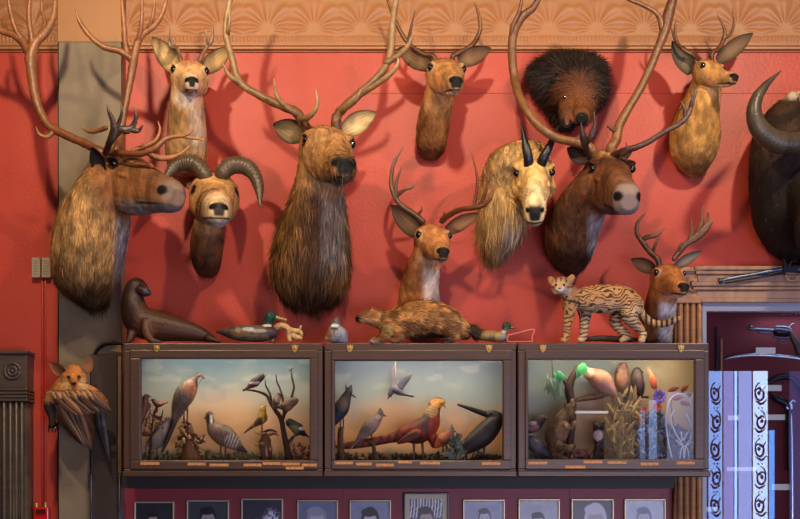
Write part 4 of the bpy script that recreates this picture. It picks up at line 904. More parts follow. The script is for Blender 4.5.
critter('stuffed_quail', 'small round grey quail with rusty side, alone on top of the middle case', 'quail',
  [[(344, 341, YT, 5), (340, 336, YT, 9, 9), (335, 334, YT, 9, 9), (335, 327, YT, 5.5), (336, 322.5, YT, 4.6), (337, 318, YT, 2)], [(327, 338, YT, 3.4), (333, 336, YT, 6)]],
  paint((128, 128, 134), [(327, 336, 5, 8, (150, 98, 60), .9), (336, 332, 3, 6, (60, 60, 66), .7), (340, 334, 5, 9, (150, 154, 168), .8), (335, 325.5, 4, 1.8, (230, 228, 222), .9), (337, 320, 5, 4, (84, 82, 84), .8), (334, 328.5, 4, 1.5, (26, 24, 26), .9), (330, 340, 6, 3, (190, 180, 160), .6)], mottle=((80, 76, 76), 80, .5)),
  .003, beak=([(332.5, 323, YT+.01, 1.3), (329.5, 324.5, YT+.012, .5)], (50, 44, 40)), eye=((334, 321.5, YT+.018, .8),), base=(337, 342, YT))
q = M()
critter('stuffed_badger', 'long furry brown badger with mottled coat lying on top of the middle case', 'badger',
  [[(357, 319, YT+.02, 2.6), (362, 318, YT+.02, 4.2), (369, 317, YT+.01, 6.4), (379, 319, YT, 8, 8), (391, 323, YT, 12.5, 12), (408, 321, YT, 17, 15), (425, 319, YT, 18, 17), (440, 321, YT, 16.5, 16), (453, 326, YT, 13, 13), (464, 332, YT, 8, 9)],
   [(460, 330, YT, 6), (468, 330, YT, 5.6), (474, 331, YT, 5.4), (477, 336, YT, 4.5)], [(386, 328, YT+.04, 6.5), (384, 336, YT+.06, 4.5), (375, 340.5, YT+.065, 2.8), (370, 341.5, YT+.065, 2)], [(395, 330, YT+.03, 7), (397, 338, YT+.05, 4.5), (392, 341, YT+.06, 2.5)],
   [(450, 330, YT+.04, 8), (452, 337, YT+.05, 4.6), (444, 341, YT+.06, 2.4)], [(371, 311.5, YT+.02, 1.6), (372, 309.8, YT+.02, 1.2)], [(374, 312, YT-.02, 1.6), (375.5, 310.5, YT-.02, 1)]],
  paint((206, 150, 88), [(357, 319, 3, 3, (20, 16, 16), 1), (366, 314, 9, 4, (140, 92, 56), .7), (366, 321, 8, 3, (190, 150, 110), .7), (381, 316, 2.2, 7, (56, 50, 44), .85), (384, 330, 9, 6, (150, 132, 78), .6), (471, 334, 9, 12, (40, 30, 22), .85), (428, 338, 22, 6, (34, 24, 18), .9), (384, 338, 10, 3, (150, 90, 50), .6), (436, 316, 12, 8, (146, 96, 60), .5), (372, 341, 5, 2, (150, 140, 130), .7)], mottle=((128, 84, 50), 40, .7)),
  .0036, eye=((366, 315, YT+.036, .9),), fur=furr(15000, .021, (1, 0, -.25), .0034, .32, .55), smooth=4, base=(415, 342, YT))
q = M()
critter('duck_decoy', 'small duck with green head and olive body sitting between the badger and the spotted cat', 'duck',
  [[(478, 336, YT, 2), (483, 336, YT, 4.5, 5), (490, 336, YT, 5.4, 6), (499, 337, YT, 5.2, 6), (504, 337.5, YT, 4.4, 5)], [(503, 337, YT, 3.6), (504, 331, YT, 2.8), (506, 326.5, YT, 4), (508, 325.5, YT, 3.8)]],
  paint((156, 132, 80), [(484, 336, 5, 4, (140, 122, 60), .6), (494, 339, 3, 3, (110, 60, 40), .6), (498, 337, 3, 5, (176, 150, 80), .6), (504, 337.5, 4, 6, (128, 122, 128), .9), (504, 331.5, 4, 1.3, (190, 188, 180), .8), (506, 325.5, 6, 5, (30, 60, 44), 1), (508, 328.5, 4, 1.4, (90, 130, 60), .7)], mottle=((104, 86, 54), 90, .5)),
  .0028, beak=([(510, 327, YT, 1.6), (514, 328.5, YT, 1)], (90, 74, 50)), eye=((507.5, 324.5, YT+.016, .7),), base=(492, 342, YT))
q = M(); q.tube([P(508, 335.5, .33), P(520, 332.5, .33), P(533, 329.5, .33), P(534, 332, .33), P(532, 337, .33), P(532.5, 342, .33)], [W(.9, .33)]*6, seg=8)
q.tube([P(531.5, 341.6, .33), P(520, 341.6, .33), P(508, 341.6, .33), P(508, 336, .33)], [W(.7, .33)]*4, seg=8)
tag(q.build('bent_rod', mat('pink_red_rod', (196, 104, 96), rough=.5)), 'thin bent pink-red rod lying beside the small green-headed duck', 'rod')
# spotted cat
Yc = .31
def ocelot_c(V):
    x, y = pix(V); C = np.tile(lin((186, 138, 90)), (len(V), 1)); up = sstep(312, 296, y)
    C = mixc(C, (1-up)*.55*(x > 575), lin((216, 190, 154))); C = mixc(C, sstep(14, 9, np.hypot(x-560, y-291)), lin((216, 178, 132)))
    C = mixc(C, sstep(1.1, .7, np.hypot((x-561)/7, (y-290)/4)), lin((236, 222, 204)))
    wob = 3.2*(fbm(V, 26, 2)-.5)*5
    yy = y+.10*(x-600); s = np.sin((yy+wob*.9)*2*PI/3.6); brk = fbm(V*[.7, 1, 1], 70, 2) > .34
    torso = (x > 578)&(y < 318)&(x < 643); C = mixc(C, sstep(-.1, .4, s)*torso*brk*.9, lin((40, 26, 20)))
    sp = fbm(V, 95, 2); legs = (y >= 314); C = mixc(C, sstep(.1, .6, np.sin((y+.5*wob)*2*PI/3.9))*legs*.85*(y < 338), lin((40, 28, 22)))
    C = mixc(C, sstep(.52, .60, sp)*((x < 580)&(y > 296)&(y < 315))*.9, lin((44, 28, 22)))
    C = mixc(C, (np.abs(y-301-.25*(x-570)) < 1.0)*((x > 562)&(x < 580))*.8, lin((44, 28, 22)))
    C = mixc(C, ((x > 641)&(y > 308)&(y < 330))*1.0, lin((190, 150, 104))); C = mixc(C, sstep(-.1, .4, np.sin(x*2*PI/5.2))*((x > 643)&(y < 331))*.95, lin((30, 22, 18)))
    for (a, b, c, d) in ((556, 279, 1.0, 4), (561, 278, .9, 4), (566, 279, 1.0, 4), (552, 287, 4, .9), (570, 287, 4, .9)): C = mixc(C, sstep(1.1, .7, np.hypot((x-a)/c, (y-b)/d))*.8, lin((50, 32, 24)))
    C = mixc(C, sstep(1.1, .7, np.hypot((x-559.5)/1.8, (y-288.3)/1.2)), lin((120, 62, 54))); C = mixc(C, sstep(1.1, .7, np.hypot((x-560)/6, (y-294.6)/1.0))*.8, lin((60, 40, 34)))
    return C*(.85+.3*fbm(V, 160, 2))[:, None]
T = critter('stuffed_spotted_cat', 'striped and spotted wild cat standing on the right case, facing left, ringed tail behind', 'wild cat',
  [[(571, 297, Yc, 8, 7), (580, 299, Yc, 11, 10), (594, 299, Yc, 14, 12), (608, 299, Yc, 14.5, 12), (622, 299.5, Yc, 14, 12), (633, 305, Yc, 11.5, 11), (638, 311, Yc, 7, 8)], [(576, 298, Yc, 8.5), (569, 293, Yc+.01, 8), (563, 288, Yc+.03, 8)],
   [(561, 287, Yc+.02, 9.5, 8), (560.5, 285.5, Yc+.045, 9.8, 8), (560, 289, Yc+.085, 5, 4), (560, 289.5, Yc+.10, 3.4, 3)],
   [(570, 303, Yc+.02, 8), (569, 314, Yc+.02, 5.6), (567, 326, Yc+.02, 4.2), (566, 337, Yc+.02, 3.6), (563.5, 340.6, Yc+.04, 3.4)], [(583, 303, Yc-.04, 9), (585, 315, Yc-.04, 6.4), (584, 327, Yc-.04, 4.6), (583, 337, Yc-.04, 3.9), (580, 340.4, Yc-.02, 3.6)],
   [(631, 308, Yc+.02, 11), (630, 317, Yc+.03, 8.4), (637, 326, Yc+.02, 5.2), (643, 333, Yc+.01, 3.8), (641.5, 340.6, Yc+.03, 3.4)], [(622, 310, Yc-.05, 9), (615, 321, Yc-.05, 6), (621, 330, Yc-.05, 4.6), (628, 336, Yc-.05, 3.6), (622, 340.6, Yc-.03, 3.2)],
   [(637, 306, Yc, 5), (643, 315, Yc, 4), (651, 322, Yc, 3.7), (662, 324, Yc+.01, 3.7), (671, 321.5, Yc+.02, 3.6), (679, 318.5, Yc+.03, 3)],
   [(552.5, 282, Yc+.02, 4, 2), (550.5, 278.5, Yc+.02, 3.2, 1.4)], [(569, 281, Yc+.02, 4, 2), (572.5, 277, Yc+.02, 3.2, 1.4)]],
  ocelot_c, .0028, eye=((556, 285, Yc+.088, 1.25), (564, 285, Yc+.088, 1.25)), smooth=3, matl=MAT_FUR, fur=furr(9000, .006, (1, 0, -.35), .0019, .2, .3), base=(600, 342, Yc))
q = M(); q.tube([P(584, 339.5, .24), P(600, 338.4, .24), P(620, 339.2, .24), P(637, 340, .24)], [W(2.2, .24), W(3, .24), W(2.8, .24), W(1.8, .24)], seg=12, rnd=.2); tag(q.build('driftwood_log', MAT_DARKTWIG), 'low dark log lying under the spotted cat', 'log')

# --- inside the left case
Yb = .25; G1 = 'birds in the left case'
gb = 463
def bird(label, spine, colour, beak, bcol, eye, legs=(), group=None, extra=(), voxel=.0028, cat_='bird', name='stuffed_bird', legcol=(120, 80, 60), **k):
    return critter(name, label, cat_, [spine]+list(extra), colour, voxel, beak=(beak, bcol), eye=eye, legs=legs, group=group, legcol=legcol, **k)
partc = (132, 112, 96)
bird('partridge perched on a root, rusty breast and white throat, upper left of the left case', [(162, 452, Yb, 1.2, 2), (168, 438, Yb, 2.4, 2.6), (174, 422, Yb, 3.4, 3.6), (179, 407, Yb, 7.6, 7.5), (184, 396, Yb, 10.2, 9.5), (190, 387, Yb, 8.6, 8.4), (195, 381, Yb, 4.8), (198.5, 377, Yb, 4.1), (200, 375.5, Yb, 3.4)],
  paint(partc, [(192, 390, 8, 9, (168, 106, 72), .8), (180, 404, 9, 10, (104, 92, 84), .6), (168, 436, 10, 20, (44, 32, 28), .95), (200.5, 382, 3, 5, (226, 218, 206), .95), (198, 375, 4, 2.6, (66, 48, 42), .9), (196.5, 383, 1.2, 5, (30, 24, 22), .9)], mottle=((92, 76, 64), 120, .6), bars=[(180, 402, 9, 12, 50, 2.6, (58, 46, 42), .55)]),
  [(202.5, 377, Yb, 1.3), (205, 378.5, Yb, .5)], (120, 60, 44), ((200, 376, Yb+.016, .7),), legs=([(187, 405, Yb, 1.3), (187.5, 414, Yb, .9), (187, 422, Yb, .8)], [(184, 406, Yb-.02, 1.3), (184, 415, Yb-.02, .9), (184, 423, Yb-.02, .8)]), name='stuffed_partridge', cat_='partridge')
bird('partridge standing at the centre of the left case with barred flank and pale face stripe', [(246, 452, Yb, 1.6, 2), (240, 448, Yb, 4, 3.4), (232, 441, Yb, 8.6, 8), (223, 435, Yb, 10.6, 10), (215, 430, Yb, 8, 8), (210.5, 422, Yb, 4.4), (209.5, 416, Yb, 4), (210, 414, Yb, 3.6)],
  paint((140, 120, 104), [(216, 432, 8, 9, (146, 106, 88), .6), (226, 431, 12, 6, (112, 94, 82), .6), (243, 450, 6, 4, (40, 30, 28), .9), (211.5, 418, 1.7, 6, (226, 220, 206), .9), (208.5, 419, 1.3, 6, (34, 28, 28), .9), (213.3, 419, 1.0, 6, (34, 28, 28), .8), (210, 413.5, 4, 1.8, (96, 70, 58), .9)], mottle=((104, 86, 74), 120, .6), bars=[(232, 441, 8, 7, 20, 3, (224, 214, 196), .75)]),
  [(206.5, 417, Yb, 1.2), (204, 418.5, Yb, .5)], (120, 60, 44), ((208, 415.5, Yb+.016, .7),), legs=([(221, 444, Yb, 1.4), (220.5, 454, Yb, 1), (220.5, 463, Yb, .9)], [(226, 444, Yb-.02, 1.4), (225.5, 454, Yb-.02, 1), (225.5, 463, Yb-.02, .9)]), name='stuffed_partridge', cat_='partridge')
bird('pale grey dove-like bird in the lower left corner of the left case', [(146, 452, Yb-.03, 1.5), (150, 446, Yb-.03, 5), (157, 440, Yb-.03, 8.4), (163, 431, Yb-.03, 6.6), (167, 423, Yb-.03, 3.8), (168.5, 419, Yb-.03, 3.4)],
  paint((158, 146, 138), [(154, 443, 8, 5, (120, 108, 104), .6), (165, 427, 5, 5, (176, 160, 148), .5)], mottle=((128, 116, 110), 60, .5)), [(171, 419.5, Yb-.03, 1), (173.5, 420.5, Yb-.03, .4)], (70, 60, 56), ((169, 418, Yb-.016, .6),), legs=([(157, 447, Yb-.03, 1), (157, 455, Yb-.03, .8), (157, 463, Yb-.03, .7)],))
bird('dark rusty bird at the left edge of the left case', [(141, 424, Yb, 1.5), (143, 415, Yb, 3.4), (145, 406, Yb, 4.2), (145.5, 399, Yb, 3.2), (146.5, 396, Yb, 2.8)],
  paint((112, 62, 44), [(146, 397, 4, 4, (50, 28, 24), .8), (142, 412, 4, 6, (150, 90, 60), .6)], mottle=((70, 40, 30), 90, .5)), [(149, 396, Yb, .9), (151, 397, Yb, .4)], (50, 44, 40), ((147.5, 395, Yb+.01, .5),))
bird('tiny brown bird with orange wing on the leafy twig in the left case', [(168, 402, Yb, .8), (163, 403.5, Yb, 1.7), (158, 404.5, Yb, 3.2), (154.5, 402, Yb, 2.4), (153.5, 400, Yb, 2)],
  paint((96, 54, 36), [(164, 403, 5, 2, (190, 108, 52), .8), (154, 401, 3, 3, (66, 38, 30), .7)]), [(152, 400, Yb, .7), (150.5, 400.5, Yb, .3)], (40, 34, 30), ((154, 399.5, Yb+.008, .4),))
branch('leafy_twig', 'thin dark twig rising at the left inside the left case', 'twig', [[(150, 463, Yb, 1.4), (151, 440, Yb, 1.2), (153, 420, Yb, 1), (156, 408, Yb, .8)], [(151, 436, Yb, .9), (160, 422, Yb, .7), (163, 410, Yb, .5)], [(152, 426, Yb, .9), (145, 418, Yb, .8), (142, 424, Yb, .7)]])
clump('dry_leaves', 'cluster of reddish dry leaves on the twig in the left case', 'leaves', 143, 164, 408, 434, Yb-.02, 60, [(150, 82, 52), (118, 60, 44), (176, 118, 76)], 5)
def rootmass(x0, x1, y0, y1, Y, n, r0, seed):
    rg = np.random.default_rng(seed); q = M()
    for i in range(n):
        x = x0+(x1-x0)*rg.random(); y = y1-(y1-y0)*rg.random(); a = rg.random()*2*PI; L = 4+7*rg.random(); yy = Y+(rg.random()-.5)*.05
        p = [(x+math.cos(a+t*1.2*rg.random())*L*t, y+math.sin(a+t)*L*t*.8, yy+(rg.random()-.5)*.02) for t in (0, .4, .8, 1.1)]
        q.tube([P(*k) for k in p], [W(r0, Y), W(r0*.9, Y), W(r0*.6, Y), W(r0*.3, Y)], seg=7, sub=3, rnd=.4, c=lin([(196, 160, 112), (120, 80, 50), (84, 54, 36), (168, 124, 78)][i % 4]))
    q.tube([P((x0+x1)/2, y0+4, Y), P((x0+x1)/2, (y0+y1)/2, Y), P((x0+x1)/2+2, y1, Y)], [W(4, Y), W(6.5, Y), W((x1-x0)*.42, Y)], seg=12, rnd=.3, c=lin((104, 68, 42)))
    return q
tag(rootmass(176, 203, 424, 461, Yb, 46, 1.9, 3).build('gnarled_root', MAT_BEAK, col=True), 'gnarled brown and cream root under the perched partridge', 'root')
tag(rootmass(260, 271, 432, 461, Yb, 16, 1.4, 5).build('tree_stump', MAT_BEAK, col=True), 'small gnarled stump under the yellow and black bird', 'stump')
branch('bare_branch', 'bare dark forked branch at the right of the left case, small birds on it', 'branch', [[(290, 464, Yb, 3.8), (287, 448, Yb, 3.2), (284, 434, Yb, 2.8), (281, 419, Yb, 2.4), (275, 410, Yb, 2), (270, 402, Yb, 1.8), (266, 395, Yb, 1.5), (255, 391, Yb, 1.1), (243, 389.5, Yb, .7)],
   [(282, 420, Yb, 2), (285, 413, Yb, 1.7), (291, 405, Yb, 1.4), (292, 396, Yb, 1.3), (294, 387, Yb, 1.1), (292, 378, Yb, 1), (291, 369, Yb, .6)], [(284, 412, Yb, 1.3), (283, 400, Yb, 1.2), (280, 389, Yb, 1), (277, 382, Yb, .9), (276, 375, Yb, .5)], [(272, 403, Yb, 1.2), (270, 394, Yb, 1), (266, 386, Yb, .8), (265, 380, Yb, .5)],
   [(286, 446, Yb, 1.6), (292, 438, Yb, 1.4), (299, 434, Yb, 1.2), (305, 436, Yb, .8)], [(262, 433, Yb, 1.2), (270, 430, Yb, 1.2), (277, 432, Yb, .6)], [(289, 371, Yb, .6), (293, 368, Yb, .5)]])
def small(label, tail, mid, head, r, colour, bk, bcol, hr=None, **k):
    hx, hy = head; mx, my = mid; tx, ty = tail; hr = hr or r*.68
    return bird(label, [(tx, ty, Yb+.02, .8, 1.4), (tx*.55+mx*.45, ty*.55+my*.45, Yb+.02, 1.8, 2), (mx, my, Yb+.02, r, r), ((mx+hx)/2, (my+hy)/2, Yb+.02, r*.85), (hx, hy, Yb+.02, hr)], colour,
        [(hx+(bk[0]-hx)*.6, hy+(bk[1]-hy)*.6, Yb+.02, .9), (bk[0], bk[1], Yb+.02, .35)], bcol, ((hx+(bk[0]-hx)*.25, hy-.8, Yb+.02+W(hr*.85), .55),), voxel=.0024, **k)
small('small black bird with red and white wing bars, perched top left of the bare branch', (243, 391), (254, 383), (263.5, 375), 4.6, paint((44, 34, 32), [(256, 383, 7, 1.5, (220, 210, 196), .8), (252, 387, 6, 1.8, (150, 62, 48), .7), (266, 377, 1.6, 4, (214, 200, 184), .7)], mottle=((80, 54, 40), 100, .5)), (267.5, 374), (60, 50, 40))
small('small brown and white bird in the fork of the bare branch', (273, 410), (276, 402), (279, 394.5), 4, paint((92, 66, 52), [(278, 399, 3, 4, (180, 150, 130), .7), (280, 393, 3, 2.4, (52, 34, 28), .8)]), (283, 394), (60, 50, 40))
small('plump brown finch at the right of the branch fork', (274, 408), (286, 406), (295, 400.5), 6, paint((128, 92, 62), [(280, 408, 8, 3, (86, 60, 44), .7), (290, 409, 5, 3, (166, 128, 88), .6)], mottle=((92, 64, 44), 90, .6)), (299, 400), (90, 70, 50))
small('yellow and black bird with long tail on the stump', (244, 433), (262, 419), (263, 408.5), 5, paint((196, 150, 44), [(258, 423, 4.5, 6, (30, 24, 20), .85), (250, 430, 8, 4, (56, 44, 30), .8), (266, 417, 2, 6, (40, 30, 22), .6), (263, 407, 3.4, 3, (206, 160, 50), .7), (265, 423, 3, 2.5, (190, 90, 40), .6)], mottle=((110, 80, 30), 90, .5)), (266.5, 406), (50, 44, 40), legs=([(262, 423, Yb+.02, .8), (262, 428, Yb+.02, .6), (262, 432, Yb+.02, .6)],))
small('black and green bird with white wing patch, low on the right of the branch', (309, 437), (299, 430), (289, 422), 6.2, paint((34, 32, 30), [(293, 430, 6, 5, (112, 116, 66), .75), (302, 428.5, 3.4, 1.8, (226, 226, 220), .9), (289, 421, 4, 3, (52, 44, 34), .7), (306, 434, 4, 3, (28, 28, 40), .8)]), (286, 420.5), (60, 54, 46), legs=([(296, 434, Yb+.02, .8), (293, 440, Yb+.02, .6), (290, 446, Yb+.02, .6)],))
clump('moss_tufts', 'grey-green moss and grass along the floor of the left case', 'moss', 141, 312, 455, 463.5, .21, 420, [(96, 116, 84), (120, 126, 90), (150, 130, 86), (76, 92, 70)], 5, up=1.2)
clump('red_flowers', 'small reddish dried flowers at the lower right of the left case', 'flowers', 294, 312, 446, 462, .28, 60, [(150, 76, 60), (176, 110, 80), (110, 60, 50)], 4)
# --- inside the middle case
bird('dark crested jay perched on a post at the left of the middle case', [(334, 424, Yb, 2.6), (337, 417, Yb, 5.6), (341, 409, Yb, 8, 7.5), (345, 400, Yb, 6), (348, 393.5, Yb, 4), (349.5, 391, Yb, 3.4), (351.5, 385, Yb, .8)],
  paint((34, 36, 44), [(342, 404, 6, 8, (104, 84, 72), .65), (338, 416, 7, 5, (48, 62, 92), .7), (349, 390, 5, 6, (20, 20, 24), .9)], mottle=((24, 26, 32), 60, .4)), [(352, 395, Yb, 1.3), (356, 397.5, Yb, .5)], (20, 20, 22), ((350.5, 391.5, Yb+.014, .6),), legs=([(340, 416, Yb, 1), (340.5, 422, Yb, .8), (340.5, 428, Yb, .8)], [(343, 415, Yb-.01, 1), (343.5, 422, Yb-.01, .8), (343, 428, Yb-.01, .8)]), extra=([(347, 390, Yb, 1.6), (346, 386.5, Yb, .9), (345.5, 384, Yb, .4)],), name='stuffed_jay', cat_='jay', legcol=(70, 56, 50))
branch('wooden_post', 'short rough wooden post under the crested jay', 'post', [[(341, 429, Yb, 2.8), (340.5, 438, Yb, 3), (341, 450, Yb, 3.2), (342, 463, Yb, 4)], [(342, 452, Yb, 2), (350, 458, Yb, 1.6), (356, 463, Yb, 1)]], MAT_WOOD)
bird('small pinkish-grey crested bird in front of the pheasant tail', [(350.5, 449, Yb+.04, .9), (357, 441, Yb+.04, 2), (364, 433, Yb+.04, 5.4), (371, 426, Yb+.04, 7.2), (377, 419, Yb+.04, 5), (380, 414, Yb+.04, 3.8), (380.5, 411, Yb+.04, 2.4), (380, 407.5, Yb+.04, .7)],
  paint((152, 128, 118), [(372, 427, 8, 6, (176, 146, 128), .5), (357, 442, 9, 5, (104, 92, 92), .7), (364, 430, 7, 3, (112, 98, 96), .6), (381, 412, 4, 3.4, (70, 58, 60), .8), (378, 417, 3, 2, (206, 190, 176), .6)], bars=[(366, 431, 8, 6, 40, 3, (96, 84, 84), .4)]), [(383.5, 415, Yb+.04, 1), (386.5, 416.5, Yb+.04, .4)], (30, 28, 30), ((382, 413, Yb+.053, .55),), legs=([(371, 432, Yb+.04, .9), (372, 438, Yb+.04, .7), (372.5, 444, Yb+.04, .7)],), legcol=(70, 56, 50))
branch('perch_stub', 'short curved twig perch under the pinkish-grey crested bird', 'perch', [[(368, 441, Yb+.04, 1.4), (373, 444.5, Yb+.04, 2), (374.5, 452, Yb+.04, 2.2), (376, 463, Yb+.04, 3)]], MAT_WOOD)
def phe(V):
    C = paint((146, 50, 28), [(334, 446, 10, 6, (90, 50, 32), .6), (438, 403, 9, 4.6, (222, 160, 74), .95), (431, 411, 7.5, 7, (190, 150, 96), .9), (425, 421, 6, 8, (74, 56, 58), .8), (436, 428, 8, 12, (176, 62, 34), .8), (412, 440, 12, 7, (52, 34, 28), .6)], mottle=((112, 44, 28), 70, .6))(V)
    x, y = pix(V); C = mixc(C, sstep(.0, .5, np.sin((x+y*.4)*2*PI/7.5+2*noise(V, 60)))*(x < 400)*.75, lin((40, 24, 20))); return mixc(C, sstep(.3, .7, np.sin((y-x*.3)*2*PI/3))*((x > 424)&(x < 436)&(y > 404)&(y < 419))*.5, lin((60, 44, 36)))
bird('large red-gold pheasant with long barred tail, centre of the middle case', [(334, 446.5, Yb, 1.6, 2.4), (350, 445.5, Yb, 3.8, 3.2), (371, 442, Yb, 4.6, 4), (392, 438, Yb, 5, 5), (405, 434, Yb, 8.4, 8), (418, 432, Yb, 12, 11), (429, 424, Yb, 11, 10), (433, 412, Yb, 7.2, 7), (437, 405, Yb, 5, 4.6), (440, 403, Yb, 4, 3.8)],
  phe, [(443.5, 405, Yb, 1.4), (447.5, 408.5, Yb, .5)], (190, 160, 90), ((441.5, 403.5, Yb+.018, .7),), legs=([(414, 442, Yb, 1.8), (414, 452, Yb, 1.1), (413, 463, Yb, 1)], [(422, 442, Yb-.02, 1.8), (423, 452, Yb-.02, 1.1), (423, 463, Yb-.02, 1)]), extra=([(444, 402, Yb, 2), (438, 400, Yb, 3), (431, 404, Yb, 3.4)], [(418, 434, Yb+.045, 5, 3), (406, 439, Yb+.045, 4, 2.4), (398, 443, Yb+.04, 1.6, 1.4)], [(432, 436, Yb, 6), (434, 446, Yb, 3)]), name='stuffed_pheasant', cat_='pheasant', voxel=.003)
bird('small orange and grey bird squeezed between the pheasant and the crow', [(436, 446, Yb+.03, 3), (441, 441, Yb+.03, 6, 6), (447, 437, Yb+.03, 6.4, 6), (450, 433, Yb+.03, 4.4), (451.5, 430, Yb+.03, 3.2), (452, 424.5, Yb+.03, .8)],
  paint((196, 92, 52), [(443, 436, 4, 3.4, (214, 140, 84), .7), (452, 428, 3.4, 6, (104, 104, 108), .9), (448, 444, 8, 4, (84, 58, 46), .6)], mottle=((130, 64, 40), 80, .5)), [(454, 431, Yb+.03, .9), (456.5, 432, Yb+.03, .35)], (60, 54, 50), ((452.5, 429.5, Yb+.043, .5),), legs=([(443, 446, Yb+.03, 1), (443, 455, Yb+.03, .8), (443, 463, Yb+.03, .7)],))
bird('black crow with a long thick bill raised leftwards, in the middle case', [(450, 459, Yb, 1.8, 2.4), (459, 453, Yb, 4.2, 4), (470, 445, Yb, 8.4, 7.5), (482, 436, Yb, 11, 10), (491, 427, Yb, 10, 9), (497, 419, Yb, 7, 7), (494, 415.5, Yb, 5.4, 5.4), (488, 414.5, Yb, 4, 4)],
  paint((40, 36, 38), [(480, 436, 12, 9, (56, 48, 48), .6), (484, 446, 10, 4, (30, 26, 28), .7)], mottle=((64, 54, 52), 50, .5)), [(489, 415, Yb, 3.4), (481, 412.5, Yb, 2.8), (470, 408.5, Yb, 2.2), (458, 404.5, Yb, 1)], (18, 18, 20), ((491, 413, Yb+.02, .8),), legs=([(479, 445, Yb, 1.8), (478, 454, Yb, 1.1), (477, 463, Yb, 1)], [(484, 444, Yb-.02, 1.8), (484, 454, Yb-.02, 1.1), (483, 463, Yb-.02, 1)]), name='stuffed_crow', cat_='crow', legcol=(30, 28, 28))
def rod(T):
    q = M(); q.tube([P(395.5, 385, .20), P(395.5, 359, .20)], W(.5, .2), seg=6, sub=2); q.build('reflection_rod', MAT_BRASS, T)  # rod shape for a reflected line in the pane
bird('grey bird with spread wings, hung in mid-air in the middle case', [(411, 395.5, .21, 1, 1.6), (405, 394, .21, 2.2), (399, 391, .21, 4.4), (394, 389, .21, 4.2), (391, 392, .21, 3), (390, 395, .21, 2.6)],
  paint((104, 100, 112), [(397, 390, 6, 3, (80, 76, 88), .6), (391, 396, 4, 4, (84, 80, 92), .6)], bars=[(401, 380, 14, 12, 60, 3.2, (112, 108, 122), .45)]), [(389, 397, .21, .9), (387.5, 399, .21, .4)], (60, 56, 56), ((389.5, 394, .224, .5),), extra=([(396, 390, .2, 3.4, 1.2), (394, 380, .19, 3.8, 1), (393, 372, .19, 3, .8), (393, 366, .19, 1, .5)], [(399, 389, .22, 3.6, 1.2), (404, 381, .23, 4.2, 1), (409, 376, .24, 3, .8), (412, 373, .24, 1, .5)], [(404, 394, .21, 1.6, 2.6), (413, 396, .21, 1.6, 3.6)]), legs=(), voxel=.0026)
q = M(); q.tube([P(395.5, 359.5, .2), P(395.5, 383, .2)], W(.35, .2), seg=6, sub=2); tag(q.build('reflection_line', MAT_BRASS), 'thin brass line standing in for a pane reflection above the spread-winged grey bird', 'reflection')  # brass line added in place of a reflection in the pane
clump('moss_tufts', 'dark moss along the floor of the middle case', 'moss', 336, 500, 456, 463.5, .19, 380, [(70, 66, 44), (92, 84, 56), (60, 78, 60), (120, 86, 56)], 5, up=1.1)
clump('grass_tuft', 'grey-green spiky grass tuft left of the crow in the middle case', 'grass', 448, 462, 440, 463, .30, 70, [(104, 120, 104), (76, 92, 82), (130, 120, 96)], 9, up=2)
# --- inside the right case
bird('dark bird with reddish white breast at the left edge of the right case', [(529, 430, Yb, 4), (534, 426, Yb, 6.6), (539, 421, Yb, 5.6), (543, 418, Yb, 4)],
  paint((44, 32, 34), [(534, 428, 6, 4, (176, 120, 116), .7), (532, 423, 5, 2, (206, 200, 196), .6), (543, 417, 5, 5, (60, 36, 34), .7)]), [(546, 418, Yb, 1.3), (549, 419, Yb, .5)], (50, 40, 40), ((543.5, 416.5, Yb+.016, .6),))
bird('blue-grey bird crouching in the lower left corner of the right case', [(552, 458, Yb, 2), (544, 452, Yb, 5), (536, 446, Yb, 7.4), (530, 440, Yb, 5)],
  paint((84, 88, 98), [(538, 444, 8, 4, (112, 116, 124), .5)], mottle=((60, 62, 70), 50, .6)), [(528, 436, Yb, 1.4), (526.5, 433, Yb, .5)], (50, 46, 46), ((531, 438, Yb+.02, .6),), legs=([(540, 453, Yb, 1.2), (540, 463, Yb, .9)],))
branch('climbing_branch', 'thick dark twisted branch leaning upright in the left half of the right case', 'branch', [[(566, 463, Yb-.02, 4), (570, 440, Yb-.02, 4), (572, 420, Yb-.02, 4), (571, 402, Yb-.02, 3.8), (569, 388, Yb-.02, 4.4), (573, 376, Yb-.02, 3.4), (577, 367, Yb-.02, 2)], [(569, 388, Yb-.02, 3), (565, 381, Yb-.02, 2.4), (562, 375, Yb-.02, 1.2)]])
critter('stuffed_squirrel', 'tan and brown furry animal clinging to the dark branch in the right case', 'squirrel',
  [[(556, 446, Yb+.03, 8, 8), (556, 436, Yb+.03, 11, 10), (560, 425, Yb+.03, 10.5, 9), (566, 415, Yb+.03, 7.5, 7), (570, 409, Yb+.03, 6, 6), (573, 405, Yb+.035, 4)], [(563, 424, Yb+.06, 3.4), (570, 427, Yb+.07, 2.6), (575, 422, Yb+.06, 2)], [(558, 444, Yb+.06, 5), (567, 448, Yb+.07, 3.6), (574, 446, Yb+.06, 2.4)],
   [(552, 446, Yb, 5), (556, 456, Yb+.01, 4), (566, 460, Yb+.02, 3)], [(566, 406, Yb+.04, 1.8), (565, 403.5, Yb+.04, 1.2)], [(572, 401, Yb+.02, 1.8), (573, 399, Yb+.02, 1)]],
  paint((150, 116, 84), [(553, 434, 6, 12, (110, 78, 54), .7), (563, 430, 7, 10, (186, 150, 116), .6), (570, 410, 5, 6, (120, 84, 58), .6), (571, 421, 3, 6, (40, 30, 28), .8), (560, 450, 10, 6, (92, 62, 46), .6)], mottle=((90, 64, 46), 50, .6)), .003, eye=((572, 406.5, Yb+.062, .8),), fur=furr(4000, .011, (-.3, 0, -1), .0028, .3), base=(560, 463, Yb))
q = M()
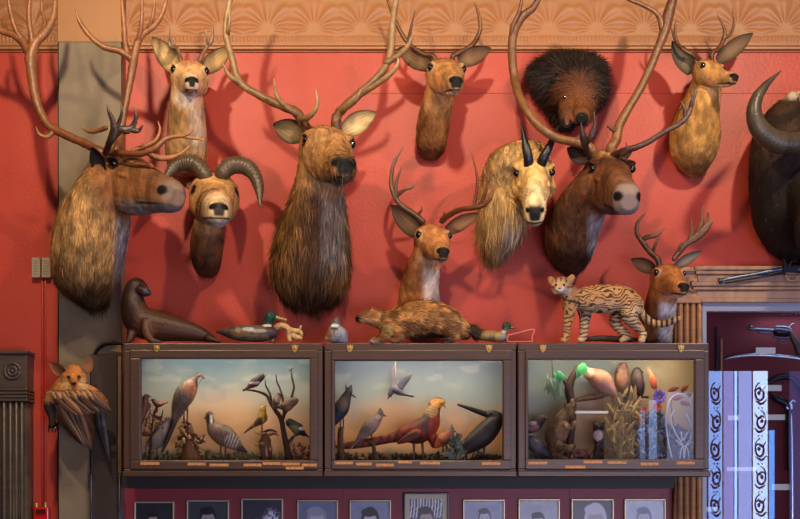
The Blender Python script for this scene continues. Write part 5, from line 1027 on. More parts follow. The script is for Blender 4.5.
for i in range(26):
    x, y = 546+15*RNG.random(), 372+18*RNG.random(); a = P(x, y, .2+.05*RNG.random()); leaf(q, a, a+np.array([RNG.normal(0, .012), -.01, -.045-.02*RNG.random()]), .006, [(84, 108, 92), (104, 124, 104), (60, 86, 70)][i % 3])
q.tube([P(552, 359, .22), P(553, 372, .22), P(553, 388, .22)], W(.7, .2), c=lin((70, 60, 44)))
o = tag(q.build('hanging_leaves', MAT_LEAF, col=True, smooth=False), 'bunch of dull green leaves hanging at the upper left of the right case', 'leaves'); o['kind'] = 'stuff'
for (a, b, w, lab) in (((584, 363), (581, 376), .022, 'bright green leaf at the top of the dark branch'), ((557, 371), (565, 381), .014, 'dark green leaf on the stub left of the dark branch')):
    q = M(); leaf(q, P(*a, .27), P(*b, .28), w, (30, 130, 62) if w > .02 else (30, 110, 66)); leaf(q, P(a[0]-3, a[1]+2, .265), P(b[0]-4, b[1]+3, .27), w*.6, (36, 120, 70)); tag(q.build('green_leaf', MAT_LEAF, col=True), lab, 'leaf')
bird('large peach-pink parrot with pale head near the top of the right case', [(616, 396, .22, 2.4), (610, 389, .22, 6.5), (602, 381, .22, 10.5, 9), (594, 376, .22, 8.4), (588, 373, .22, 6), (586, 372, .22, 5)],
  paint((160, 108, 84), [(604, 374, 10, 5, (176, 130, 92), .6), (588, 372, 6, 6, (226, 196, 150), .7), (606, 390, 10, 6, (170, 120, 124), .6)], mottle=((190, 134, 112), 30, .5)), [(583, 374, .22, 2.2), (581, 378, .22, .7)], (200, 190, 170), ((586.5, 371, .245, .8),), legs=([(598, 388, .22, 1.2), (597, 392, .22, 1), (597, 396, .22, .9)], [(604, 389, .22, 1.2), (604, 396, .22, .9)]), name='stuffed_parrot', cat_='parrot')
branch('perch_bar', 'grey horizontal perch under the peach parrot', 'perch', [[(574, 401, .22, 1.6), (588, 398.5, .22, 2), (600, 397, .22, 2), (611, 394, .22, 1.4)]], MAT_WOOD)
boxobj('rod_bar', (X(575, .24), -.245, Z(413.5, .24)), (X(608, .24), -.235, Z(411, .24)), mat('white_bar', (216, 220, 226), rough=.4)); bpy.data.objects['rod_bar'].name = 'white_rail'; tag(bpy.data.objects['white_rail'], 'short white rail below the perch of the peach parrot', 'rail')
critter('stuffed_skunk', 'small black and white furry animal on the floor of the right case', 'skunk', [[(612, 452, Yb, 5), (604, 444, Yb, 7.5), (600, 436, Yb, 7), (599, 429, Yb, 6), (598, 426, Yb+.02, 4.4)], [(595, 425, Yb, 1.8), (594, 422, Yb, 1.2)], [(603, 424.5, Yb, 1.8), (604, 421.5, Yb, 1.2)], [(598, 446, Yb+.03, 3.4), (596, 456, Yb+.03, 2.4), (595, 462, Yb+.04, 2)], [(610, 450, Yb+.02, 3.6), (610, 461, Yb+.02, 2.4)]],
  paint((44, 32, 36), [(598, 435, 5, 5.5, (214, 190, 196), .95), (606, 450, 8, 5, (90, 48, 48), .5)]), .003, eye=((596, 426, Yb+.045, .7), (600.5, 426, Yb+.045, .7)), fur=furr(2500, .009, (.3, 0, -1), .0026, .3), base=(602, 463, Yb))
bird('dark brown owl-like bird high in the centre of the right case', [(626, 396, .2, 3), (624, 388, .2, 7.5), (622, 379, .2, 8.4), (622, 370, .2, 6.6), (623, 366, .2, 5)], paint((112, 70, 48), [(622, 378, 6, 8, (150, 100, 66), .5), (624, 366, 6, 4, (70, 42, 34), .7)], mottle=((70, 44, 34), 50, .7)), [(618, 370, .22, 1.3), (616, 372, .22, .5)], (60, 50, 40), ((620, 367.5, .222, .8),))
bird('blackish brown bird right beside the owl-like bird', [(641, 396, .2, 2.4), (639, 388, .2, 6), (637, 379, .2, 6.6), (637, 371, .2, 4.8)], paint((58, 40, 38), [(640, 380, 4, 8, (84, 60, 54), .5)], mottle=((36, 26, 26), 50, .5)), [(641, 371, .2, 1.2), (644, 373, .2, .5)], (60, 50, 40), ((639, 369.5, .216, .7),))
branch('perch_bar', 'thin dark perch under the two dark brown birds', 'perch', [[(614, 397, .2, 1.4), (630, 398, .2, 1.6), (648, 397, .2, 1.2)], [(630, 398, .2, 2), (631, 430, .2, 2.2), (630, 463, .2, 2.6)]])
clump('dry_grass', 'tall yellow-brown dry grass in the middle of the right case', 'grass', 611, 636, 396, 462, .24, 170, [(160, 128, 78), (128, 100, 66), (176, 150, 96), (100, 78, 56)], 15, up=2.2, w=.1)
bird('slim orange-red bird with upright tail in the right case', [(648, 368, .26, 1), (650, 373, .26, 2), (652.5, 379, .26, 3.4), (654, 385, .26, 3.4), (655, 388, .26, 2.6)], paint((214, 104, 62), [(650, 373, 3, 5, (230, 150, 90), .6), (655, 386, 4, 3, (190, 70, 56), .6)]), [(657, 389, .26, .9), (659, 390, .26, .4)], (200, 180, 120), ((656, 386.5, .272, .5),))
def flower(x, y, Y, r, c, lab, n=9):
    q = M(); o_ = P(x, y, Y)
    for i in range(n*2):
        a = 2*PI*i/n+(i >= n)*.35; rr = W(r, Y)*(1 if i < n else .65); e = o_+np.array([math.cos(a)*rr, -.012-.01*(i >= n), math.sin(a)*rr]); leaf(q, o_, e, rr*.34, c)
    q.ball(o_+np.array([0, -.008, 0]), W(r*.22, Y), c=lin((210, 170, 80)), nu=10, nv=6)
    q.tube([o_, P(x+1.5, y+12, Y-.01), P(x+RNG.normal(0, 3), 463, Y)], W(.5, Y), seg=6, c=lin((70, 90, 60)))
    tag(q.build('flower', MAT_LEAF, col=True, smooth=False), lab, 'flower')
flower(659, 397, .27, 7.5, (128, 104, 206), 'large violet-blue flower in the right case'); flower(657, 407, .28, 4.8, (214, 96, 56), 'orange flower just below the violet one'); flower(644, 410.5, .27, 4, (222, 128, 112), 'pale salmon flower left of the orange one')
flower(641, 422, .28, 3.6, (206, 150, 96), 'small apricot flower low in the right case'); flower(664, 433, .27, 4, (120, 96, 180), 'small purple flower lower than the large violet one')
clump('pale_reflection_leaves', 'pale bluish leaves with dark dots, standing in for reflections, at the right of the right case', 'foliage', 636, 664, 415, 462, .25, 240, [(122, 140, 168), (150, 166, 190), (70, 74, 88), (104, 112, 120)], 7, up=1.4, w=.2)  # bluish leaves model the blue-white reflections on the glass
clump('dark_foliage', 'dark brownish-purple undergrowth at the right end of the right case', 'foliage', 664, 692, 430, 462, .2, 120, [(70, 50, 60), (96, 66, 60), (120, 104, 120)], 7, up=1.3)
q = M()
for (a, b) in (((668, 391), (680, 387)), ((681, 391), (689, 385)), ((672, 399), (684, 397)), ((680, 402), (691, 405)), ((686, 397), (693, 392))): leaf(q, P(*a, .29), P(*b, .30), .010, (132, 60, 44))
q.tube([P(672, 463, .28), P(674, 430, .28), P(671, 404, .28), P(675, 394, .28), P(684, 392, .29)], W(.6, .28), seg=6, c=lin((110, 70, 60)))
tag(q.build('red_leaf_twig', MAT_LEAF, col=True, smooth=False), 'twig with dark red leaves, upper right of the right case', 'twig')
q = M(); wr = W(.75, .31)
for b in ([(672, 458), (668, 440), (666, 420), (669, 402), (677, 394), (686, 396), (692, 406), (693, 424), (690, 440)], [(684, 460), (683, 446), (676, 434), (671, 420), (674, 410)], [(684, 460), (686, 446), (692, 436), (691, 424), (686, 414)], [(676, 440), (684, 446), (692, 442)], [(681, 432), (683, 440), (688, 432)], [(680, 462), (681, 450), (684, 446), (688, 450), (689, 462)]):
    q.tube([P(x, y, .31) for x, y in b], wr, seg=8, sub=5)
tag(q.build('white_reflection_curls', mat('white_reflection', (206, 210, 226), rough=.4)), 'curly white scrollwork reflection, modelled as loops, at the far right of the right case', 'ornament')  # solid loops imitate white scrollwork reflected in the case glass
clump('mixed_undergrowth', 'red-brown and grey undergrowth on the floor of the right case', 'undergrowth', 535, 695, 452, 463.5, .21, 380, [(120, 84, 70), (150, 110, 96), (92, 88, 90), (140, 70, 66)], 5, up=1.1)
# ---------------- gun cabinet at the right
MAT_OAK = mat('tan_carved_wood', (176, 128, 88), rough=.5, noise_mix=(9, (128, 90, 62), .7, (1, 1, 5)), bump=(40, .3, .004))
MAT_OAKD = mat('cabinet_grey_wood', (166, 128, 100), rough=.45, noise_mix=(9, (124, 94, 74), .7, (4, 1, 1)), bump=(30, .2, .004, (.3, 1, 3)))
MAT_STEEL = mat('blued_steel', (92, 104, 124), rough=.28, metal=.85); MAT_STEELD = mat('dark_steel', (34, 38, 48), rough=.35, metal=.7); MAT_BRIGHT = mat('bright_steel', (190, 200, 214), rough=.25, metal=.8)
MAT_CARD = mat('white_card', (226, 224, 216), rough=.7); MAT_CABIN = mat('maroon_velvet', (96, 26, 38), rough=.85, sheen=.3)
CY = .115
cx0, cx1 = X(676, CY), X(905, CY)
CT = thing('gun_display_cabinet', 'tan wood gun cabinet with fluted pilaster, moulded cornice and glass front at the right', 'cabinet', (X(790, CY), 0, 0))
q = M()
for (a, b, dp, xl) in ((267, 271, .03, 693), (271, 275, .022, 695), (275, 283, .012, 697), (283, 287, .030, 690), (287, 290.5, .022, 692), (290.5, 299, .010, 696), (299, 303, .02, 700)):
    q.box((X(xl, CY), -CY-dp, Z(b, CY)), (cx1, -.001, Z(a, CY)))
o = q.build('cornice', MAT_OAKD, CT, smooth=False); bb = o.modifiers.new('b', 'BEVEL'); bb.width = .004; bb.segments = 2
# pilaster: plinth behind, half-round reeds in front, bracket above
q = M(); q.box((X(676, CY), -CY+.02, 0), (X(702.5, CY), -.001, Z(268, CY))); 
for c in (680, 686.3, 692.6, 698.9): q.tube([P(c, 560, CY-.016), P(c, 430, CY-.016), P(c, 303, CY-.016)], [W(2.9, CY)]*3, [.022]*3, seg=12, sub=1)
q.build('fluted_pilaster', MAT_OAK, CT)
q = M(); q.box((X(674.5, CY), -CY-.012, Z(303, CY)), (X(703, CY), -CY+.03, Z(296, CY))); q.box((X(677, CY), -CY-.004, Z(296, CY)), (X(701, CY), -CY+.03, Z(272, CY))); q.box((X(673, CY), -CY-.022, Z(272, CY)), (X(703, CY), -CY+.03, Z(268, CY)))
a = [P(692+7*math.cos(t)*(1-t/9), 284+8*math.sin(t)*(1-t/9), CY+.012) for t in np.linspace(0, 7, 16)]; q.tube(a, [W(1.4, CY)]*16, seg=8, sub=2)
q.build('carved_capital', MAT_OAK, CT, smooth=False)
q = M(); q.box((X(702.5, CY), -CY, 0), (X(706.5, CY), -.001, Z(303, CY))); q.box((X(706.5, CY), -CY, Z(311, CY)), (cx1, -.06, Z(303, CY))); q.box((X(895, CY), -CY, 0), (cx1, -.001, Z(311, CY)))
q.build('door_frame', mat('pale_stile', (138, 140, 158), rough=.35), CT, smooth=False)
boxobj('back_panel', (X(706.5, CY), -.012, .9), (X(895, CY), -.001, Z(303, CY)), MAT_CABIN, CT)
boxobj('glass_pane', (X(706.5, CY), -CY+.012, .9), (X(895, CY), -CY+.016, Z(311, CY)), glass_mat('cabinet_glass', 2.2), CT)
YI = .045
def card(x0, y0, x1, y1, lab):
    V0, V1 = P(x0, y1, YI), P(x1, y0, YI); q = M(); q.box((V0[0], -YI, V0[2]), (V1[0], -YI+.002, V1[2]))
    for k in range(2): q.box((V0[0]+.006, -YI-.0006, V0[2]+.005+k*.009), (V1[0]-.008-.012*k, -YI, V0[2]+.0065+k*.009))
    q.box((V0[0]+.01, -YI+.002, V0[2]), (V0[0]+.014, -.012, V1[2])); tag(q.build('label_card', MAT_CARD, smooth=False), lab, 'label card', 'white label cards in the gun cabinet')
card(756, 347.5, 775.5, 353.5, 'white label card just under the revolver'); card(761.5, 385, 781.5, 391, 'white label card left of the curved dark pistol butt'); card(764, 414.5, 785, 420, 'white label card left of the vertical pistol barrel')
card(728, 415.5, 739, 420, 'small pale label card in the reflection left of the ornament column'); card(772, 484, 791, 490, 'bright white label card near the bottom right'); card(704.8, 507, 717.5, 511.5, 'white label card at the very bottom beside the wooden pilaster'); card(727, 467, 756, 471, 'long pale label card low in the cabinet')
# revolver
T = thing('revolver', 'dark revolver pointing left at the top of the gun cabinet', 'revolver', P(778, 345, YI), None)
q = M(); q.tube([P(749, 328.6, YI+.01), P(760, 329.4, YI+.01), P(776, 330.4, YI+.01)], [W(1.5, YI)]*3, seg=12); q.box(P(749.5, 328, YI+.012)-[0, .002, 0], P(752, 325.8, YI+.008)+[0, 0, 0]); q.tube([P(758, 332.4, YI+.01), P(774, 333.4, YI+.01)], W(1, YI), seg=8, sub=2); q.build('barrel', MAT_STEEL, T)
q = M(); q.tube([P(776, 331.5, YI+.01), P(787, 332.6, YI+.01)], [W(4.3, YI)]*2, seg=14, sub=2); q.build('cylinder', MAT_STEELD, T)
q = M(); q.tube([P(773, 336.5, YI+.01), P(781, 337.6, YI+.01), P(789, 337, YI+.01), P(791, 331, YI+.01), P(787, 327.2, YI+.01), P(776, 326.8, YI+.01)], [W(1.2, YI)]*6, seg=8); q.tube([P(789, 328, YI+.01), P(792, 324.5, YI+.01), P(794, 323.5, YI+.01)], [W(1.1, YI), W(1, YI), W(.6, YI)], seg=8); q.build('frame', MAT_STEEL, T)
q = M(); q.tube([P(779, 338, YI+.01), P(779, 342, YI+.01), P(783, 344, YI+.01), P(787, 341.5, YI+.01), P(787, 338, YI+.01)], W(.6, YI), seg=6); q.tube([P(783.5, 338, YI+.01), P(783, 341, YI+.01)], W(.5, YI), seg=6, sub=2); q.build('trigger_guard', MAT_STEEL, T)
q = M(); q.tube([P(790, 332, YI+.01), P(793, 338, YI+.01), P(797, 345, YI+.01), P(799.5, 352, YI+.01)], [W(3, YI), W(3.4, YI), W(3.6, YI), W(4.2, YI)], [.012]*4, seg=12); q.build('grip', MAT_DARKWOOD, T)
# long curved blade, rods
q = M(); q.tube([P(725, 359.5, YI+.01), P(735, 356.6, YI+.01), P(755, 354.8, YI+.01), P(780, 356, YI+.01), P(802, 358.6, YI+.01), P(830, 362, YI+.01)], [W(.5, YI), W(1.3, YI), W(1.7, YI), W(1.7, YI), W(1.7, YI), W(1.7, YI)], [.003]*6, seg=10); tag(q.build('curved_blade', MAT_BRIGHT), 'bright curved sword blade lying across the cabinet below the revolver', 'blade')
q = M(); q.tube([P(716.5, 328, YI), P(716.8, 345, YI), P(716.8, 372, YI)], [W(1, YI), W(1.6, YI), W(1.6, YI)], seg=8); tag(q.build('cleaning_rod', MAT_STEELD), 'dark upright rod at the top left corner inside the cabinet', 'rod')
q = M(); q.tube([P(721.5, 339, YI), P(721.5, 400, YI), P(721.5, 530, YI)], [W(1, YI)]*3, seg=8); tag(q.build('wooden_rod', MAT_OAK), 'thin tan upright wooden rod at the left inside the cabinet', 'rod')
T = thing('long_pistol', 'long dark pistol hung muzzle down at the right edge of the cabinet', 'pistol', P(792, 525, YI))
q = M(); q.tube([P(790.5, 408, YI+.012), P(791.6, 440, YI+.012), P(792.4, 530, YI+.012)], [W(1.6, YI), W(1.9, YI), W(2, YI)], seg=12); q.build('barrel', MAT_BRIGHT, T)
q = M(); q.tube([P(772.5, 395, YI+.01), P(778, 399.5, YI+.01), P(785, 403, YI+.01), P(789, 409, YI+.01), P(788.6, 425, YI+.01), P(789, 470, YI+.01)], [W(2.6, YI), W(3.6, YI), W(3.8, YI), W(3.2, YI), W(2.4, YI), W(2, YI)], seg=12); q.build('stock', MAT_STEELD, T)
q = M(); q.box(P(786.5, 409, YI+.02)-[0, .003, 0], P(791.5, 404, YI+.01)); q.tube([P(789, 404, YI+.02), P(793, 400.5, YI+.02), P(795, 402, YI+.02)], W(.9, YI), seg=6); q.build('lock_plate', MAT_BRIGHT, T, smooth=False)
q = M(); q.tube([P(768, 384, YI), P(775, 379.5, YI), P(785, 377, YI), P(793, 379, YI), P(799, 386, YI), P(803, 398, YI), P(806, 420, YI)], [W(1.2, YI), W(2.4, YI), W(2.8, YI), W(2.8, YI), W(2.6, YI), W(2.2, YI), W(1.5, YI)], seg=12); tag(q.build('powder_horn', MAT_STEELD), 'dark curved powder horn arching over the long pistol', 'powder horn')
# rifle lying against the cornice, above the cabinet
YR = .16
T = thing('long_gun', 'long blue-black gun resting slanted across the top of the cabinet cornice, muzzle to the left', 'gun', P(770, 283, YR))
q = M(); q.tube([P(719, 280.6, YR), P(750, 275, YR), P(790, 267.6, YR)], [W(1.7, YR), W(1.9, YR), W(2.2, YR)], seg=12, sub=3); q.build('barrel', MAT_STEEL, T)
q = M(); q.tube([P(720, 283, YR), P(722, 281, YR), P(719, 279, YR)], W(1.2, YR), seg=8); q.tube([P(726, 282.6, YR), P(755, 278, YR), P(785, 273, YR)], [W(1, YR)]*3, seg=8); q.build('ramrod', MAT_STEELD, T)
q = M(); q.tube([P(784, 269, YR), P(796, 269, YR), P(812, 272, YR), P(850, 284, YR), P(880, 296, YR)], [W(3.4, YR), W(4, YR), W(4.2, YR), W(5, YR), W(7, YR)], [.016]*5, seg=12); q.build('stock', MAT_DARKWOOD, T)
q = M(); q.tube([P(785, 268, YR+.015), P(785.5, 262, YR+.015), P(783, 259, YR+.015)], W(1, YR), seg=8); q.tube([P(790, 268, YR+.015), P(791.5, 261.5, YR+.015), P(796, 261, YR+.015)], W(1, YR), seg=8); q.box(P(784, 272, YR+.02), P(797, 266.5, YR+.012)); q.build('hammer_lock', MAT_STEELD, T, smooth=False)
q = M(); q.tube([P(786, 275, YR), P(787, 279, YR), P(792, 280.5, YR), P(797, 278.5, YR), P(798, 275, YR)], W(.8, YR), seg=6); q.build('trigger_guard', MAT_BRASS, T)

# ---------------- bright doorway behind the photographer, seen only mirrored in the cabinet glass
YW = -(8.19-2*CY+.0)
def em(name, c, s): 
    m = bpy.data.materials.new(name); m.use_nodes = True; nt = m.node_tree; nt.nodes.clear(); o = nt.nodes.new('ShaderNodeOutputMaterial'); e = nt.nodes.new('ShaderNodeEmission'); e.inputs[0].default_value = (*lin(c), 1); e.inputs[1].default_value = s; nt.links.new(e.outputs[0], o.inputs[0]); return m
def MX(px): return P(px, 0, YW)[0]
def MZ(py): return P(0, py, YW)[2]
STR = [(700, 707.5, 371, (120, 150, 220), 3), (709, 722.5, 371, (130, 165, 240), 7), (724, 734, 371, (150, 150, 225), 5.5), (735, 737.5, 371, (150, 190, 255), 10), (739, 752, 371, (150, 165, 235), 6.5), (753.5, 768, 371, (180, 205, 255), 9), (769.5, 775, 430, (90, 150, 240), 8), (790, 812, 371, (110, 110, 190), 1.4)]
q = M(); q.box((MX(697), -8.199, .3), (MX(815), -8.185, MZ(368))); struct(q.build('door_1', mat('door_dark_frame', (40, 34, 50), rough=.5), smooth=False))
for i, (a, b, t_, c, s) in enumerate(STR):
    q = M(); q.box((MX(a), -8.184, .5), (MX(b), -8.178, MZ(t_))); struct(q.build('window_%d' % (i+1), em('daylight_pane_%d' % (i+1), c, s), smooth=False))
def scroll(q, cx, y0, y1, w):
    def pl(pts, r=.9): q.tube([np.array([MX(x), -8.165, MZ(y)]) for x, y in pts], [S*2.33*1.35*r*v for v in np.interp(np.linspace(0, 1, len(pts)), [0, .5, 1], [.5, 1.1, .5])], seg=7, sub=4)
    y = y0; k = 0
    while y < y1:
        sgn = 1 if k % 2 else -1
        pl([(cx+sgn*(w*.9)*math.cos(t)*(1-t/8), y+9+9*math.sin(t)*(1-t/8)) for t in np.linspace(-1.5, 5.2, 12)])
        pl([(cx-sgn*w*.9, y+2), (cx-sgn*w*.3, y+7), (cx+sgn*w*.2, y+4), (cx+sgn*w*.8, y+6)]); pl([(cx-sgn*w, y+16), (cx-sgn*w*.2, y+20), (cx+sgn*w*.8, y+17)])
        q.ball((MX(cx+sgn*1.5), -8.165, MZ(y+9)), (S*2.33*1.7, .004, S*2.33*2.2), nu=8, nv=6)
        for d in (-1, 1): q.ball((MX(cx+d*1.7), -8.165, MZ(y+24)), (S*2.33*.9,)*3, nu=8, nv=6)
        y += 28; k += 1
q = M(); scroll(q, 715.8, 384, 535, 5.2); struct(q.build('trim_10', MAT_STEELD)); q = M(); scroll(q, 760.5, 384, 535, 5.8); struct(q.build('trim_11', MAT_STEELD))
# second, dimmer glazed panel mirrored in the right case
YW = -(8.19-2*CF)
for i, (a, b, t_, c, s_) in enumerate([(640, 645, 410, (150, 170, 230), 2.2), (649, 657, 400, (150, 180, 240), 3.2), (667, 695, 392, (160, 176, 226), 2.4), (604, 634, 376, (200, 170, 130), .7)]):
    q = M(); q.box((MX(a), -8.184, 1.0), (MX(b), -8.178, MZ(t_))); struct(q.build('window_%d' % (i+9), em('daylight_pane_%d' % (i+9), c, s_), smooth=False))
# ---------------- left side: fluted post, switch boxes, conduit
MAT_POST = mat('dark_fluted_wood', (84, 72, 62), rough=.35, noise_mix=(9, (60, 50, 44), .6, (1, 1, 6)))
YP = .12
T = thing('fluted_wooden_post', 'dark fluted wooden post with a carved rosette block at the lower left edge', 'post', (X(12, YP), -.06, 0))
q = M(); q.box((X(-5, YP), -YP, Z(388, YP)), (X(26.5, YP), -.001, Z(354, YP))); q.box((X(-7, YP), -YP-.012, Z(354, YP)), (X(28, YP), -.001, Z(350.5, YP)))
for y in (389.5, 393, 396.5, 400): q.box((X(-6.5, YP), -YP-.008, Z(y+1.4, YP)), (X(27.5, YP), -.001, Z(y-1.4, YP)))
o = q.build('capital_block', MAT_POST, T, smooth=False); bb = o.modifiers.new('b', 'BEVEL'); bb.width = .003; bb.segments = 2
q = M(); c = P(12.5, 371, YP)
for r, rr in ((.034, .006), (.018, .006)): 
    pts = [c+np.array([r*math.cos(t), -.003, r*math.sin(t)]) for t in np.linspace(0, 2*PI, 25)]; q.tube(pts, rr, seg=8, sub=1, dome=False)
q.ball(c, (.010, .012, .010)); q.build('rosette', MAT_POST, T)
q = M(); q.box((X(-4, YP), -YP+.02, 0), (X(26, YP), -.001, Z(402, YP)))
for cxx in (-1, 4.8, 11, 17, 22.6): q.tube([P(cxx, 860, YP-.018), P(cxx, 600, YP-.018), P(cxx, 403, YP-.018)], [W(2.2, YP)]*3, [.02]*3, seg=10, sub=1)
q.build('fluted_shaft', MAT_POST, T)
MAT_SW = mat('ivory_plate', (176, 160, 138), rough=.45)
for i, (a, b, lab) in enumerate(((31.5, 40, 'left one of two ribbed beige switch boxes on the red wall'), (41.5, 50.5, 'right one of two ribbed beige switch boxes, nearest the pilaster'))):
    T = thing('switch_box', lab, 'switch box', (X((a+b)/2, .03), -.001, Z(277.5, .03)), 'paired switch boxes on the red wall')
    q = M(); q.box((X(a, .03), -.032, Z(277.5, .03)), (X(b, .03), -.001, Z(257.5, .03))); o = q.build('case', MAT_SW, T, smooth=False); bb = o.modifiers.new('b', 'BEVEL'); bb.width = .004; bb.segments = 2
    q = M()
    for k in range(6): zz = Z(261+k*2.6, .03); q.box((X(a+2, .03), -.034, zz-.002), (X(b-2, .03), -.0315, zz+.002))
    q.build('ribbed_cover', mat('ivory_rib', (150, 134, 112), rough=.5), T, smooth=False)
MAT_REDP = mat('red_painted_metal', (176, 44, 34), rough=.35)
q = M()
for x in (42.6, 45.2): q.tube([P(x, 277, .008), P(x, 400, .008), P(x, 504, .008)], [.0045]*3, seg=8, sub=1)
tag(q.build('wall_conduit', MAT_REDP), 'pair of thin red-painted conduits running down from the switch boxes', 'conduit')
T = thing('switch_alarm_box', 'small glossy red box at the foot of the red conduit', 'alarm box', P(41, 530, .001))
q = M(); q.box((X(34, .05), -.052, Z(530, .05)), (X(48.5, .05), -.0, Z(507, .05))); o = q.build('box', mat('glossy_red', (206, 30, 26), rough=.2, coat=.5), T, smooth=False); bb = o.modifiers.new('b', 'BEVEL'); bb.width = .005; bb.segments = 2
q = M(); q.box((X(36.5, .05), -.060, Z(513.5, .05)), (X(46, .05), -.051, Z(509.5, .05))); q.build('handle', mat('dark_slot', (60, 8, 10), rough=.4), T, smooth=False)
q = M()
for x in (36.5, 45.5): q.tube([P(x, 507.5, .03), P(x, 503.5, .03)], .009, seg=10, sub=2)
q.build('bolt', MAT_BRASS, T)
# black cable looping from the pilaster to the cases
q = M(); q.tube([P(91.5, 470, PD+.012), P(91.5, 400, PD+.012), P(92, 366, PD+.014), P(95, 354, PD+.02), P(103, 346, PD+.03), P(112, 343.8, PD+.04), P(124, 343.6, PD+.05)], [.0065]*7, seg=10); tag(q.build('black_cable', mat('black_rubber', (16, 14, 15), rough=.4)), 'black cable curving from the pilaster to the left display case', 'cable')
q = M()
q.box((X(92.5, PD), -PD-.03, 0), (X(118, PD), -PD, Z(355, PD+.03)))
struct(q.build('trim_12', mat('lower_pilaster_board', (66, 54, 46), rough=.4, noise_mix=(9, (48, 40, 36), .6)), smooth=False))
MAT_EDGE_GLINT = mat('blue_edge_glint', (120, 130, 160), rough=.15, metal=.9)  # added bluish strips imitate the blue glint on dark board edges
for i, x in enumerate((91.2, 119.5)):
    q = M(); q.tube([P(x, 800, PD+.035), P(x, 560, PD+.035), P(x, 474, PD+.035)], [.0055]*3, seg=10, sub=1); struct(q.build('trim_%d' % (13+i), MAT_EDGE_GLINT))

# ---------------- fox-faced winged creature on the pilaster
YF = PD+.14
T = thing('fox_faced_bird_mount', 'fox-faced creature with folded brown wings and dark tail feathers hanging on the pilaster', 'mounted creature', P(76, 440, PD))
H = Head(P(74.5, 377, YF+.04), P(74, 383.5, YF+.10))
m = M()
def tb(pts, sub=5): m.tube([P(p[0], p[1], p[2]) for p in pts], [W(p[3], p[2]) for p in pts], [W(p[4] if len(p) > 4 else p[3], p[2]) for p in pts], seg=20, sub=sub)
tb([(74, 371, YF-.0, 8, 7), (74, 376, YF, 12.5, 11), (74, 383, YF, 12.5, 10), (74, 390, YF-.01, 9, 8)])
tb([(74, 379, YF+.03, 6, 5), (74, 381.5, YF+.065, 3.8, 3.4), (73.8, 383, YF+.095, 2.4, 2.2)])
tb([(72, 386, YF-.03, 17, 14), (70, 398, YF-.04, 21, 15), (74, 410, YF-.04, 20, 15), (80, 424, YF-.05, 15, 13), (86, 438, YF-.06, 9, 8), (90, 446, YF-.07, 3, 4)])
tb([(58, 392, YF+.02, 8, 6), (75, 391, YF+.05, 9.5, 6), (92, 396, YF+.04, 9, 6), (104, 405, YF+.01, 6, 4), (110, 410, YF, 1.5, 2)])
tb([(49, 394, YF-.01, 4, 4), (49, 406, YF, 5, 5), (52, 416, YF, 4, 4), (52, 426, YF, 3, 3)])
E = EarM(); ear(E, P(64, 374, YF), P(49.5, 363, YF-.01), W(5.6, YF), (-.1, -1, 0), cin=(70, 44, 30), cout=(176, 112, 60), crim=(150, 92, 50)); ear(E, P(84, 373, YF), P(92, 358, YF-.01), W(5.4, YF), (.1, -1, 0), cin=(120, 84, 60), cout=(176, 112, 60), crim=(160, 100, 60))
def foxc(V):
    x, y = pix(V); C = np.tile(lin((140, 94, 56)), (len(V), 1)); C = mixc(C, (y < 390)*1.0, lin((190, 122, 62)))
    C = mixc(C, sstep(1.2, .8, np.hypot((x-65)/5, (y-384)/6))*.6, lin((196, 168, 110))); C = mixc(C, sstep(1.2, .8, np.hypot((x-84)/5, (y-384)/6))*.6, lin((206, 180, 130)))
    C = mixc(C, sstep(1.1, .8, np.hypot((x-74)/2.2, (y-383.3)/1.8)), lin((14, 12, 12))); C = mixc(C, (y > 402)*.7, lin((84, 60, 44))); C = mixc(C, ((x < 56)&(y > 404))*.9, lin((30, 26, 28)))
    return C*(.6+.8*fbm(V, 60, 3))[:, None]
V, F, N, C = skin(T, m, .0034, foxc, E, [fu(5000, .009, width=.0026, lift=.3, flow=lambda V, N: (V-P(74, 384, YF+.1))*np.array([1, .2, 1])+np.array([0, 0, -.02]), vary=.4)])
for s in (-1, 1):
    q = M(); q.ball(P(74+s*5.2, 377, YF+.057), .0075, nu=10, nv=8); q.build('eye', MAT_EYE, T)
def fan(parent, name, root0, root1, tip0, tip1, n, w, cols, lab=None):
    q = M()
    for i in range(n):
        t = i/(n-1); a = np.array(root0)*(1-t)+np.array(root1)*t; b = np.array(tip0)*(1-t)+np.array(tip1)*t; a = a+RNG.normal(0, .0035, 3); a[1] -= .004*(i % 3); b[1] -= .004*(i % 3)
        leaf(q, a, b, w, cols[i % len(cols)], bend=.06)
    return q.build(name, MAT_FEATHER, parent, smooth=False, col=True, label=lab)
bc = [(112, 74, 44), (80, 54, 36), (134, 92, 56), (62, 44, 34)]
fan(T, 'wing', P(56, 396, YF+.06), P(92, 396, YF+.09), P(78, 416, YF+.07), P(112, 411, YF+.04), 13, .014, bc, 'upper folded wing')
fan(T, 'wing', P(56, 404, YF+.04), P(80, 408, YF+.05), P(84, 446, YF+.01), P(92, 450, YF-.01), 12, .013, [(76, 54, 40), (54, 42, 34), (92, 66, 46)], 'lower folded wing')
fan(T, 'breast_feathers', P(50, 392, YF+.05), P(90, 390, YF+.08), P(53, 399, YF+.055), P(98, 400, YF+.08), 26, .008, [(150, 104, 60), (126, 84, 50), (166, 120, 72)])
fan(T, 'tail', P(94, 408, YF-.03), P(102, 408, YF-.03), P(106, 452, YF-.05), P(110, 461, YF-.05), 6, .010, [(44, 42, 46), (60, 58, 62)], 'long dark grey tail feathers')
q = M()
for d in (-3, 0, 3): q.tube([P(53+d, 424, YF), P(52.5+d*1.2, 429, YF+.02), P(52+d, 432.5, YF+.01)], [.006, .005, .002], seg=7)
q.build('claw', MAT_EYE, T)
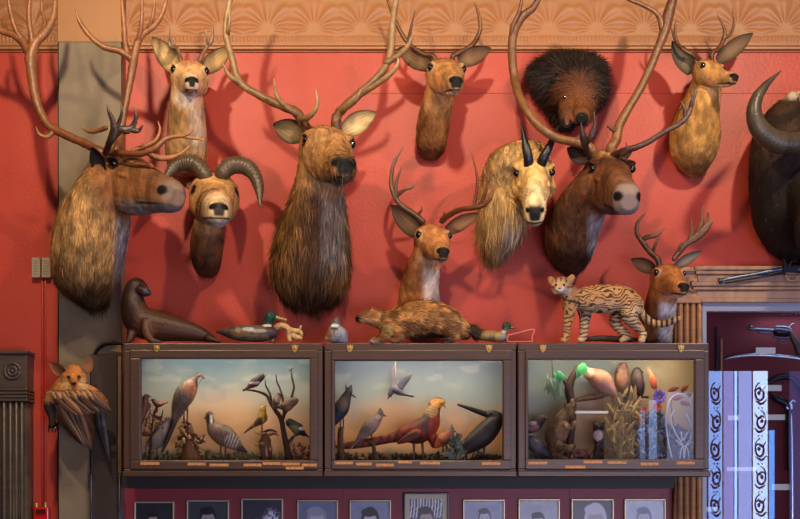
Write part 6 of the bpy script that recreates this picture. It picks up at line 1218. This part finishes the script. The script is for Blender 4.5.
# ---------------- camera and light
cam = bpy.data.cameras.new('camera'); co = bpy.data.objects.new('camera', cam); COL.objects.link(co)
co.location = (0, -D, EYE); co.rotation_euler = (PI/2, 0, 0)
cam.sensor_width = 36; cam.lens = 36*D/(800*S); cam.shift_y = (HOR-259.5)/800; cam.clip_start = .1
SC.camera = co
def spot(name, loc, to, power, col, size=.05, angle=100, blend=.7):
    l = bpy.data.lights.new(name, 'SPOT'); l.energy = power; l.color = tuple(lin(col)); l.shadow_soft_size = size; l.spot_size = math.radians(angle); l.spot_blend = blend
    o = bpy.data.objects.new(name, l); COL.objects.link(o); o.location = loc
    o.rotation_euler = (Vector(to)-Vector(loc)).to_track_quat('-Z', 'Y').to_euler()
def area(name, loc, to, power, col, sx, sy):
    l = bpy.data.lights.new(name, 'AREA'); l.energy = power; l.color = tuple(lin(col)); l.shape = 'RECTANGLE'; l.size = sx; l.size_y = sy
    o = bpy.data.objects.new(name, l); COL.objects.link(o); o.location = loc
    o.rotation_euler = (Vector(to)-Vector(loc)).to_track_quat('-Z', 'Y').to_euler()
WARM = (255, 228, 190)
spot('ceiling_spot_left', (-1.25, -1.95, 4.02), (-1.0, 0, 2.8), 128, WARM)
spot('ceiling_spot_centre', (.15, -2.1, 4.02), (0, 0, 2.7), 120, WARM)
spot('ceiling_spot_right', (1.75, -1.9, 4.02), (1.35, 0, 2.8), 128, WARM)
area('window_daylight', (3.6, -3.6, 2.0), (.4, 0, 2.3), 40, (160, 185, 255), 1.2, 1.8)
area('warm_front_fill', (-.5, -5.0, 3.9), (0, 0, 2.4), 18, (255, 205, 165), 2.5, 1.0)  # added soft warm fill from the front, not a fixture
w = bpy.data.worlds.new('w'); SC.world = w; w.use_nodes = True
w.node_tree.nodes['Background'].inputs[0].default_value = (.5, .55, .7, 1); w.node_tree.nodes['Background'].inputs[1].default_value = .02
SC.view_settings.view_transform = 'Standard'; SC.view_settings.look = 'None'; SC.view_settings.gamma = 1; SC.view_settings.exposure = 0
SC.cycles.use_denoising = True
SC.cycles.max_bounces = 6; SC.cycles.transparent_max_bounces = 12
area('low_front_fill', (1.6, -7.0, .72), (.2, 0, 1.7), 160, (222, 216, 240), 2.4, 1.1)  # added front fill for the portraits, low so the panes don't mirror it
area('card_fill', (1.78, -.075, Z(314, .075)), (1.78, -.05, 1.5), .5, (230, 232, 255), .35, .03)  # added unseen light that brightens the label cards
